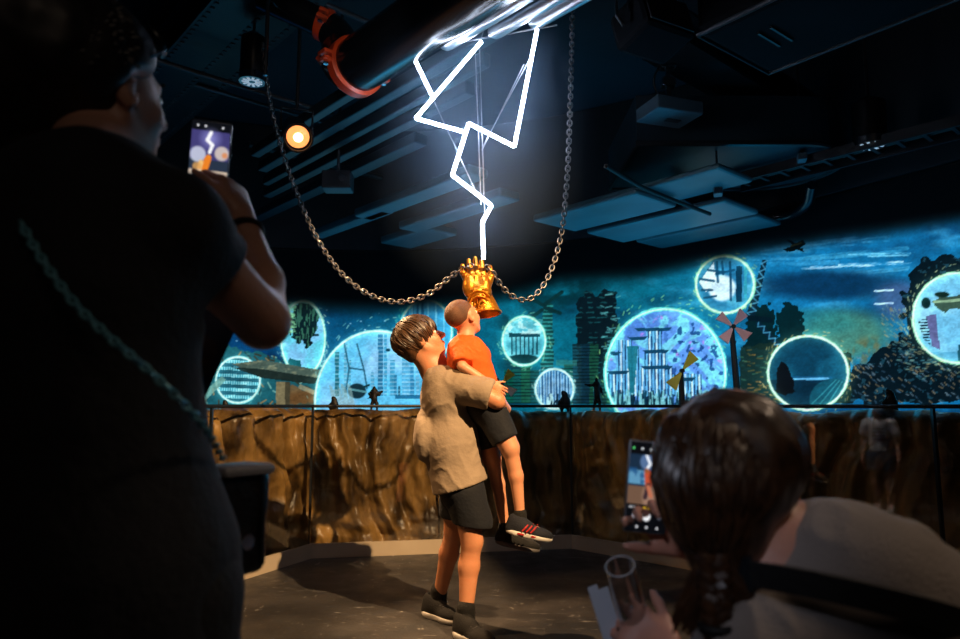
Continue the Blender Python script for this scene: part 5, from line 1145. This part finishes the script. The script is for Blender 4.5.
    for s in (-1, 1): MB().lathe(q(.17*s, .33, .42), nrm(F[1]+F[2]*.6+F[0]*s*.3), [(.001, .012), (.06*h, .01), (.11*h, .004), (.115*h, 0), (.11*h, -.003), (.001, .006)], 20).build('lens', M['black_can'], t, smooth=True)
    MB().tube([q(-.06, .36, .44), q(.06, .36, .44)], .003, 8).build('bridge', M['chrome'], t)
    # bracelet, earring and necklace: worn, part of the clothing
    fx = nrm(el_-wr); c = wr+fx*.045; x_ = nrm(np.cross(fx, ZU)); y_ = np.cross(x_, fx)
    MB().tube([c+x_*.031*math.cos(a)+y_*.031*math.sin(a) for a in np.linspace(0, 2*PI, 25)[:-1]], .005, 8, closed=True).build('bracelet', M['rubber'], b, smooth=True)['label'] = 'thin dark wrist strap'
    # phone in the raised hand
    pc = P(209, 160, 1.3); phone(pc, V(.93, .25, -.05)+V(.06,0,0), V(.06, -.12, 1), .074, .152, 'silver edged phone raised by the standing woman at left, showing the lightning scene', scr_left)
    # handbag on a chunky chain across her back
    bc = P(232, 520, 1.13); t = thing('handbag', bc, 'small black handbag with a pale flap hanging at the hip of the standing woman', 'bag')
    Rb = frame(V(.5, .75, 0), ZU); S = SDF(.005); S.box(bc, (.03, .055, .085), np.stack([nrm(V(.8, -.5, 0)), nrm(V(.5, .8, 0)), ZU]), .02, .01).disp(lambda x, y, z: (fbm(x*20, y*20, z*20)-.5), .008); S.build('bag_body', M['bag'], t)
    ux = nrm(V(.8, -.5, 0)); uy = nrm(V(.5, .8, 0)); MB().box(bc+ZU*.078+ux*.006, (.036, .05, .009), (ux, uy, ZU), .008).build('flap', M['flap'], t, smooth=True)
    MB().tube([bc+ux*.034-ZU*.03, bc+ux*.04-ZU*.03], .012, 14).build('clasp', M['chrome'], t, smooth=True)
    MB().tube([bc+ux*.03+uy*.03+ZU*.07, bc+ux*.031+uy*.034-ZU*.01, bc+ux*.03+uy*.036-ZU*.07], .004, 8).build('zip', M['chrome'], t, smooth=True)
    px_ = [(20, 222, .80), (45, 264, .785), (75, 304, .78), (110, 338, .785), (150, 372, .80), (185, 405, .83), (208, 432, .89), (224, 462, .98)]
    st = resample(spline([P(x, y, d) for x, y, d in px_], 14), .011); sm = MB()
    for k in range(len(st)-1):
        c = (st[k]+st[k+1])/2; d = nrm(st[k+1]-st[k]); n_ = nrm(np.cross(d, V(0, 1, 0))); u_ = np.cross(n_, d); a = PI/4 if k % 2 else -PI/4; n2 = n_*math.cos(a)+u_*math.sin(a)
        sm.tube([c+d*.0068*math.cos(b_)+n2*.0042*math.sin(b_) for b_ in np.linspace(0, 2*PI, 9)[:-1]], .0019, 5, closed=True)
    o = sm.build('chain_strap', M['strap'], t, smooth=True, fix=False); o['label'] = 'curb chain strap with cyan light in its colour'
    # printed leaflet in her lower hand
    lc = P(196, 348, 1.28); t = thing('leaflet', lc, 'dark blue printed leaflet showing beside the waist of the standing woman', 'leaflet')
    nu, nv = 40, 60; u, v = np.meshgrid(np.linspace(0, 1, nu), np.linspace(0, 1, nv), indexing='ij'); x = nrm(V(.85, .4, -.35)); y = nrm(V(.3, .1, 1)); y = nrm(y-x*(y@x)); n = np.cross(x, y)
    MB().box(lc-n*.001, (.05, .075, .0008), (x, y, n)).build('sheet', M['paper_back'], t)
    C_ = stack(u, v, (16, 26, 60)); put(C_, dsk(u, v, .6, .5, .3, 1.5), (70, 40, 50), .8); put(C_, dsk(u, v, .7, .3, .2, 1.5), (90, 56, 46), .6); put(C_, (v > .85)*1.0, (20, 26, 60))
    i, j = np.meshgrid(np.arange(nu-1), np.arange(nv-1), indexing='ij'); i = i.ravel(); j = j.ravel(); W = lc + x*.1*(u-.5)[..., None] + y*.15*(v-.5)[..., None] + n*.0004
    me = mesh_np(W.reshape(-1, 3), np.stack([i*nv+j, (i+1)*nv+j, (i+1)*nv+j+1, i*nv+j+1], 1)); set_cols(me, s2l(C_.reshape(-1, 3))); link('printed_face', me, M['print'], t)
M['woman_top'] = cloth('midnight_blue_cotton', (11, 15, 24), (8, 11, 18)); M['bag'] = mat('black_leather', (14, 14, 17), .35, bump=(90, .3)); M['flap'] = mat('pale_leather', (150, 150, 155), .4, bump=(90, .2)); M['strap'] = mat('cyan_lit_chain', (120, 190, 210), .35, .4); M['print'] = attr_mat('printed_paper', emissive=False); M['paper_back'] = mat('white_card', (205, 205, 210), .7)  # strap: cyan light on the links put into its blue colour
standing_woman()
# ------------------------------------------------------------------ crouching woman at the right with a braid
def crouching_woman():
    Y = 1.0
    hc = P(722, 470, Y); F = frame(V(-.42, .9, .12), V(.06, -.1, 1)); h = .235
    S = SDF(.0055); q = head(S, hc, F, h, k=.014)
    nk = P(758, 575, Y-.02); up_ = P(822, 590, Y-.02); mid = P(892, 655, Y-.05); low = V(.66, .86, .42)
    S.cone(q(0, -.1, -.3), nk, .055, .06, .03).cone(nk, up_, .065, .09, .05).cone(P(796, 640, Y-.1), P(850, 585, Y+.14), .055, .06, .05)
    S.cone(up_, mid, .11, .125, .05).cone(mid, low, .125, .16, .05)
    # right arm holds the phone, left arm holds the glass
    shr = P(850, 585, Y+.17); er = P(745, 625, 1.36); wr = P(694, 545, 1.23); S.chain([P(830, 585, Y+.08), shr, er], [.06, .05, .04], .02).chain([er, wr], [.038, .024], .015)
    hand(S, wr, nrm(P(655, 512, 1.215)-wr), V(.15, 1, .15), 1, .165, (45, 55, 30), grip=[.55, .7, .8, .9], tcurl=20, topen=35)
    shl = P(782, 668, Y-.12); e_l = P(730, 700, 1.0); wl = P(672, 664, 1.14); S.chain([P(800, 640, Y-.06), shl, e_l], [.065, .048, .04], .02).chain([e_l, wl], [.036, .024], .015)
    hand(S, wl, nrm(P(632, 624, 1.19)-wl), V(-.2, -.8, .35), 1, .16, (28, 50, 40), grip=[.9, 1, 1.1, 1.15], tcurl=14, topen=30)
    # folded legs
    for (hx, hy, kx, ky, fx, fy) in [(.60, .98, .30, 1.42, .40, 1.02), (.62, .76, .22, 1.16, .34, .74)]:
        S.chain([V(hx, hy, .4), V(kx, ky, .42)], [.11, .065], .03).chain([V(kx, ky, .42), V(fx, fy, .09)], [.06, .04], .02).cone(V(fx, fy, .07), V(fx-.12, fy+.14, .04), .038, .028, .02)
    b = S.build('person', M['skin_r'], None, V(.5, .95, 0)); tag(b, 'crouching woman at lower right with a long auburn braid filming with her phone', 'person'); face_parts(q, F, h, b)
    S = SDF(.0055)
    S.cone(P(800, 650, Y-.1), P(838, 580, Y+.12), .07, .075, .05).cone(P(806, 600, Y-.03), mid, .1, .14, .06).cone(mid, low, .14, .165, .06).ell(P(842, 588, Y-.02), (.115, .13, .115), None, .05).ell(P(885, 625, Y-.08), (.1, .1, .09), None, .04)
    S.cone(P(932, 652, Y-.04), P(985, 690, Y-.02), .085, .1, .03)
    S.cone(P(838, 585, Y+.14), P(800, 605, Y+.26), .066, .06, .03).cone(shl, P(745, 660, Y-.12), .066, .06, .03).disp(lambda x, y, z: -(1-np.abs(2*((fbm(x*5+z*3, y*5, z*5-x*4, 3)*4) % 1)-1))**3, .008)
    S.plane(low+V(.02, 0, -.1), V(.3, 0, -1)).cut(P(790, 612, Y+.28), V(-.5, .85, -.3), .07).cut(P(745, 700, Y-.06), V(-.3, .3, -1), .07); S.cone(q(0, -.1, -.3), nk+V(0, 0, -.02), .05, .078, .006, 's')
    S.build('blouse', M['blouse'], b)
    S = SDF(.007); S.ell(low+V(0, 0, .0), (.18, .17, .15), None, .04)
    for (hx, hy, kx, ky, fx, fy) in [(.60, .98, .30, 1.42, .40, 1.02), (.62, .76, .22, 1.16, .34, .74)]: S.cone(V(hx, hy, .4), V(kx, ky, .42), .125, .08, .03).cone(V(kx, ky, .42), V(fx, fy, .14), .078, .055, .02)
    S.build('trousers', M['navy'], b)
    for (fx, fy) in ((.40, 1.02), (.34, .74)): shoe(b, V(fx+.04, fy-.05, 0), V(-.65, .75, 0), ZU, .25, .09, M['shoe_black'], M['sole'], None)
    # hair: heavy cap gathered into a braid on the left side
    S = SDF(.005); S.ell(q(0, -.08, .1), (.355*h, .43*h, .39*h), F, .03).ell(P(720, 482, Y-.05), (.07, .066, .10), None, .04).ell(P(714, 540, Y-.07), (.036, .04, .06), None, .05).ell(P(678, 480, Y-.02), (.025, .05, .08), None, .03).plane(q(0, .3, .1), nrm(F[1]*.9-F[2]*.35))
    S.disp(lambda x, y, z: (fbm(x*34+z*8, y*34, z*9)-.5), .018); hair = S.build('hair', M['hair_auburn'], b)
    def root(r):
        a = r.uniform(-1, 1); d = math.sqrt(1-a*a); j = lambda k: V(r.randn(), r.randn(), r.randn())*k
        cA = P(724+a*30, 400+10*a*a, Y-.0)+j(.006); cB = P(721+a*54, 432, Y-.02-.075*d)+j(.005); cC = P(720+a*63, 480+r.uniform(-8, 8), Y-.03-.105*d)+j(.005)
        return spline([cA, cB, cC, P(717+a*44, 530, Y-.05-.075*d)+j(.004), P(714+a*13, 562, Y-.10)+j(.004)], 4)
    locks('hair_lock', M['hair_auburn'], hair, root, 420, .0052, 21)
    cen = spline([P(712, 552, Y-.10), P(714, 580, Y-.12), P(716, 606, Y-.135), P(718, 636, Y-.14), P(721, 668, Y-.14)], 10)
    for s in range(3):
        pts = []; rr = []
        for k, c in enumerate(cen):
            a = k*.55 + s*2*PI/3; w = .013*(1-.25*k/len(cen)); pts.append(c+V(math.sin(a)*w, math.sin(2*a)*w*.5, 0)); rr.append(.0105*(1-.3*k/len(cen)))
        MB().tube(pts, rr, 8).build('braid_strand', M['hair_auburn'], hair, smooth=True)
    c = cen[27]; MB().tube([c+V(.019*math.cos(a), .017*math.sin(a), 0) for a in np.linspace(0, 2*PI, 17)[:-1]], .005, 8, closed=True).build('hair_tie', M['rubber'], hair, smooth=True)
    def tuft(r):
        p0 = P(r.uniform(704, 724), r.uniform(552, 575), Y-.11); sd = r.choice([-1, 1]); return [p0, p0+V(sd*.018, 0, -.02), p0+V(sd*(.03+r.rand()*.015), -.01, -.045-r.rand()*.02), p0+V(sd*(.03+r.rand()*.02), -.01, -.07)]
    locks('loose_hair', M['hair_auburn'], hair, tuft, 46, .0045, 5)
    # dark strap across the back
    st = spline([P(752, 574, Y-.12), P(790, 580, Y-.165), P(840, 590, Y-.19), P(890, 602, Y-.215), P(935, 614, Y-.215), P(985, 630, Y-.17)], 8); sm = MB()
    for a, c in zip(st[:-1], st[1:]): sm.bar(a, c+nrm(c-a)*.004, .007, .03, V(0, -.15, 1))
    t = thing('crossbody_strap', st[16], 'wide black strap crossing the back of the crouching woman', 'strap'); sm.build('webbing', M['black_cloth'], t)
    p = P(741, 579, Y-.16); MB().bar(st[0], st[0]+nrm(st[0]-st[1])*.02, .009, .04, V(0, -.15, 1)).build('buckle', M['steel_dark'], t)
    pc = P(648, 487, 1.2); phone(pc, nrm(V(.96, .12, .0)+V(0, 0, -.12)), V(-.17, .04, 1), .074, .152, 'phone held by the crouching woman, its camera screen showing the two boys', scr_right)
    # champagne flute
    top = P(620, 566, 1.15); bot = P(642, 652, 1.235); ax = nrm(top-bot); Lg = np.linalg.norm(top-bot)
    t = thing('glass_flute', bot, 'clear tapering flute glass held up by the crouching woman', 'glass')
    o_ = [(.001, 0), (.012, .002), (.0165, .012), (.020, .035), (.0235, .07), (.0245, .1), (.0235, Lg)]; i_ = [(.0222, Lg+.0005), (.0230, .1), (.022, .07), (.0185, .036), (.015, .016), (.001, .008)]
    MB().lathe(bot, ax, o_+i_, 40).build('bowl', M['drink_glass'], t, smooth=True, fix=True)
    MB().tube([top+nrm(np.cross(ax, ZU+V(.3,0,0)))*0+np.cross(ax, nrm(np.cross(ax, V(0, 1, 0))))*.0229*math.cos(a)+nrm(np.cross(ax, V(0, 1, 0)))*.0229*math.sin(a) for a in np.linspace(0, 2*PI, 33)[:-1]], .0012, 8, closed=True).build('rim', M['drink_rim'], t, smooth=True)
    MB().tube([bot, bot-ax*.07], .004, 10).build('stem', M['drink_glass'], t, smooth=True); MB().lathe(bot-ax*.07, -ax, [(.004, 0), (.03, .004), (.031, .006), (.001, .007)], 30).build('foot', M['drink_glass'], t, smooth=True)
    # folded pale leaflets in the same hand
    t = thing('folded_leaflet', P(612, 626, 1.2), 'pale folded leaflet held beside the flute glass', 'leaflet')
    for k, (x0, x1) in enumerate([((592, 586), (612, 650)), ((603, 588), (622, 650))]):
        a, c = P(*x0, 1.205+.006*k), P(*x1, 1.205+.006*k); MB().bar(a, c, .0012, .017, V(1, .2, 0)).build('leaf', M['card'], t)
M['blouse'] = cloth('grey_beige_knit', (150, 140, 134), (138, 128, 122), 3, bump=(220, .3)); M['card'] = mat('pale_card', (190, 195, 205), .5)
def dg():
    m = bpy.data.materials.new('drinking_glass'); m.use_nodes = True; N = m.node_tree.nodes; L = m.node_tree.links; N.remove(N['Principled BSDF'])
    t = N.new('ShaderNodeBsdfTransparent'); g = N.new('ShaderNodeBsdfGlossy'); g.inputs['Roughness'].default_value = .08; f = N.new('ShaderNodeLayerWeight'); f.inputs[0].default_value = .3; x = N.new('ShaderNodeMixShader'); t.inputs[0].default_value = (.985, .99, .99, 1)
    L.new(f.outputs['Facing'], x.inputs[0]); L.new(t.outputs[0], x.inputs[1]); L.new(g.outputs[0], x.inputs[2]); L.new(x.outputs[0], N['Material Output'].inputs['Surface']); return m
M['drink_glass'] = dg(); M['drink_rim'] = mat('glass_rim', (215, 220, 225), .15, .3)
crouching_woman()
# ------------------------------------------------------------------ girl at the left edge, seen again as a reflection in the right-hand glass
def girl():
    global g_girl
    vp = Pz(885, 512, 0); n_g = V(-dr[1], dr[0], 0); g = vp - 2*n_g*((vp-c2*V(1,1,0)) @ n_g); g_girl = g;  s = 1.14; r = nrm(V(.64, -.77, 0)); f = nrm(V(.77, .64, 0)); F = np.stack([r, f, ZU]); q_ = lambda x, y, z: g + r*x + f*y + ZU*z
    S = SDF(.006); q = head(S, q_(0, .02, 1.03), F, .2)
    S.cone(q_(0, 0, .97), q_(0, 0, .9), .04, .042, .02).cone(q_(-.09, 0, .87), q_(.09, 0, .87), .045, .045, .03).cone(q_(0, 0, .84), q_(0, 0, .6), .085, .08, .04).cone(q_(0, 0, .6), q_(0, 0, .54), .09, .09, .03)
    for k in (-1, 1):
        S.chain([q_(.12*k, 0, .86), q_(.155*k, -.01, .68), q_(.16*k, .04, .52)], [.038, .03, .022], .02); hand(S, q_(.16*k, .04, .52), V(0, .05, -1), q_(.5*k, 0, 0)-q_(0, 0, 0), k, .12, (15, 20, 15))
        S.chain([q_(.055*k, 0, .54), q_(.06*k, .01, .3), q_(.06*k, 0, .06)], [.07, .045, .03], .02).cone(q_(.06*k, 0, .05), q_(.065*k, .1, .03), .028, .022, .02)
    b = S.build('person', M['skin_w'], None, g); tag(b, 'girl in a white striped T-shirt at far left edge, mirrored in the right-hand glass', 'person'); face_parts(q, F, .2, b)
    S = SDF(.006); S.cone(q_(-.09, 0, .87), q_(.09, 0, .87), .056, .056, .03).cone(q_(0, 0, .85), q_(0, 0, .6), .1, .105, .04)
    for k in (-1, 1): S.cone(q_(.11*k, 0, .87), q_(.14*k, 0, .78), .052, .05, .02)
    S.plane(q_(0, 0, .58), -ZU).cone(q_(0, 0, 1.0), q_(0, 0, .92), .04, .055, .004, 's'); S.build('tshirt', M['tee'], b)
    for k in range(4): MB().box(q_(0, .101, .82-.035*k), (.06, .004, .006), (r, f, ZU)).build('shirt_stripe', M['stripe_blue'], b)
    S = SDF(.006); S.cone(q_(0, 0, .6), q_(0, 0, .55), .105, .105, .03)
    for k in (-1, 1): S.cone(q_(.055*k, 0, .54), q_(.06*k, .005, .4), .085, .075, .02)
    S.plane(q_(0, 0, .4), -ZU); S.build('shorts', M['denim'], b)
    for k in (-1, 1): shoe(b, q_(.062*k, -.04, 0), f, ZU, .2, .08, M['sole'], M['sole'], None)
    S = SDF(.005); S.ell(q(0, -.1, .15), (.39*.2, .47*.2, .41*.2), F, .02).plane(q(0, .22, .15), nrm(F[1]*.9-F[2]*.5)).disp(lambda x, y, z: (fbm(x*30, y*30, z*30)-.5), .01); S.cone(q(0, -.4, .1), q(0, -.5, -.6), .03, .012, .02); S.build('hair', M['hair_brown'], b)
M['tee'] = cloth('white_cotton', (226, 230, 235), (212, 216, 224)); M['stripe_blue'] = mat('blue_print', (70, 96, 140), .7); M['denim'] = cloth('blue_denim', (56, 92, 124), (46, 78, 108))
girl()
# ================================================================== LIGHT
def spot(name, loc, target, energy, col, size, blend=.3, rad=.03):
    l = bpy.data.lights.new(name, 'SPOT'); l.energy = energy; l.color = lin(col); l.spot_size = math.radians(size); l.spot_blend = blend; l.shadow_soft_size = rad
    o = bpy.data.objects.new(name, l); COL.objects.link(o); o.location = tuple(loc); o.rotation_euler = (Vector(tuple(target))-Vector(tuple(loc))).to_track_quat('-Z', 'Y').to_euler(); return o
def area(name, loc, target, energy, col, sx, sy):
    l = bpy.data.lights.new(name, 'AREA'); l.energy = energy; l.color = lin(col); l.shape = 'RECTANGLE'; l.size = sx; l.size_y = sy
    o = bpy.data.objects.new(name, l); COL.objects.link(o); o.location = tuple(loc); o.rotation_euler = (Vector(tuple(target))-Vector(tuple(loc))).to_track_quat('-Z', 'Y').to_euler(); return o
G_ = P(477, 287, 3.5)
Lk = G_ + V(.55, -.83, .57)/.57*1.02
spot('warm_key_spot', G_+nrm(V(.55, -.83, .57))*4.6, V(-1.4, 4.7, .1), 2300, (255, 208, 150), 26, .35, .03)
spot('warm_back_spot', LP_+aim*.06, V(.0, 3.3, .5), 500, (255, 204, 148), 40, .6, .04)
spot('warm_side_spot', V(-2.3, 2.7, 3.3), V(.1, 3.35, .6), 210, (255, 196, 132), 30, .5, .05)
spot('crouch_fill', V(2.3, 1.9, 3.2), V(.62, 1.0, .8), 70, (255, 222, 190), 40, .7, .2)  # added fill spot on the crouching woman, no fixture modelled
spot('flute_fill', V(-.7, -1.2, 2.5), V(.3, 1.2, .82), 60, (225, 232, 255), 12, .6, .1)  # added narrow fill to brighten the flute, leaflets and hand
spot('girl_fill', V(-.85, 2.95, 3.6), g_girl+V(0, 0, .6), 330, (255, 236, 220), 24, .5, .05)  # added spot on the girl so her reflection shows in the glass
spot('pipe_fill', V(-.3, 1.6, 2.25), V(-.75, 3.75, 3.05), 26, (255, 240, 230), 22, .6, .05)  # added spot to bring out the orange couplings
spot('model_fill', V(1.0, 1.8, 3.5), V(1.95, 4.65, 1.55), 150, (255, 240, 235), 24, .6, .05)  # added front spot to brighten the windmill vanes
# added cyan area lights standing in for the mural's spill on the ceiling
for k, (px, d, e) in enumerate([(250, 6.4, 30), (420, 6.6, 60), (590, 6.3, 70), (740, 5.6, 60), (900, 4.5, 30)]):
    w = wp(px, d); area('mural_spill_fill', V(w[0], w[1], 1.2), V(w[0]*.75, w[1]-1.2, 3.6), e*.2, (12, 140, 190), 1.2, .3)
area('room_fill', V(.9, -1.9, 3.3), V(.3, 1.6, .8), 5, (255, 226, 200), 1.6, .8)  # added weak overall fill from behind the camera
def haze():  # volume added and shaped so the tubes spread a soft glow
    m = bpy.data.materials.new('glow_haze'); m.use_nodes = True; N = m.node_tree.nodes; L = m.node_tree.links; N.remove(N['Principled BSDF'])
    v = N.new('ShaderNodeVolumeScatter'); v.inputs['Color'].default_value = (.5, .72, 1, 1); v.inputs['Anisotropy'].default_value = .0
    tc = N.new('ShaderNodeTexCoord'); ln = N.new('ShaderNodeVectorMath'); ln.operation = 'LENGTH'; mp = N.new('ShaderNodeMapping'); mp.inputs['Scale'].default_value = (1/.65, 1/.45, 1/.95); L.new(tc.outputs['Object'], mp.inputs['Vector']); L.new(mp.outputs['Vector'], ln.inputs[0])
    r = N.new('ShaderNodeMapRange'); r.interpolation_type = 'SMOOTHSTEP'; r.inputs['From Min'].default_value = .25; r.inputs['From Max'].default_value = 1; r.inputs['To Min'].default_value = .32; r.inputs['To Max'].default_value = 0; L.new(ln.outputs['Value'], r.inputs['Value'])
    L.new(r.outputs['Result'], v.inputs['Density']); L.new(v.outputs[0], N['Material Output'].inputs['Volume'])
    c = P(478, 125, 3.42); mb = MB(); prof = [(max(.001, math.sin(PI*k/16)*.65), -math.cos(PI*k/16)*.95) for k in range(17)]; mb.lathe(c, ZU, prof, 32); mb.v = [(x, c[1]+(y-c[1])*.69, z) for x, y, z in mb.v]
    o = mb.build('glow_haze', m, None, c); tag(o, 'thin bluish haze added around the lightning sign for its glow', 'haze', kind='stuff')
haze()
wd = bpy.data.worlds.new('dark_hall'); SC.world = wd; wd.use_nodes = True; wd.node_tree.nodes['Background'].inputs[0].default_value = (.02, .04, .06, 1); wd.node_tree.nodes['Background'].inputs[1].default_value = .1
cam = bpy.data.cameras.new('camera'); co = bpy.data.objects.new('camera', cam); COL.objects.link(co); SC.camera = co
co.location = tuple(CAM); co.rotation_euler = (PI/2+PITCH, 0, 0); cam.sensor_width = 36; cam.lens = 36*FPX/960; cam.clip_start = .05
cam.dof.use_dof = True; cam.dof.focus_distance = 3.5; cam.dof.aperture_fstop = 3.2
SC.view_settings.view_transform = 'Standard'; SC.view_settings.look = 'None'; SC.view_settings.exposure = 0; SC.view_settings.gamma = 1; SC.view_settings.use_curve_mapping = False
SC.cycles.use_denoising = True; SC.cycles.max_bounces = 6; SC.cycles.sample_clamp_indirect = 4; SC.cycles.caustics_reflective = False; SC.cycles.caustics_refractive = False; SC.cycles.transparent_max_bounces = 12
for o in SC.objects: o.display_type = 'TEXTURED'
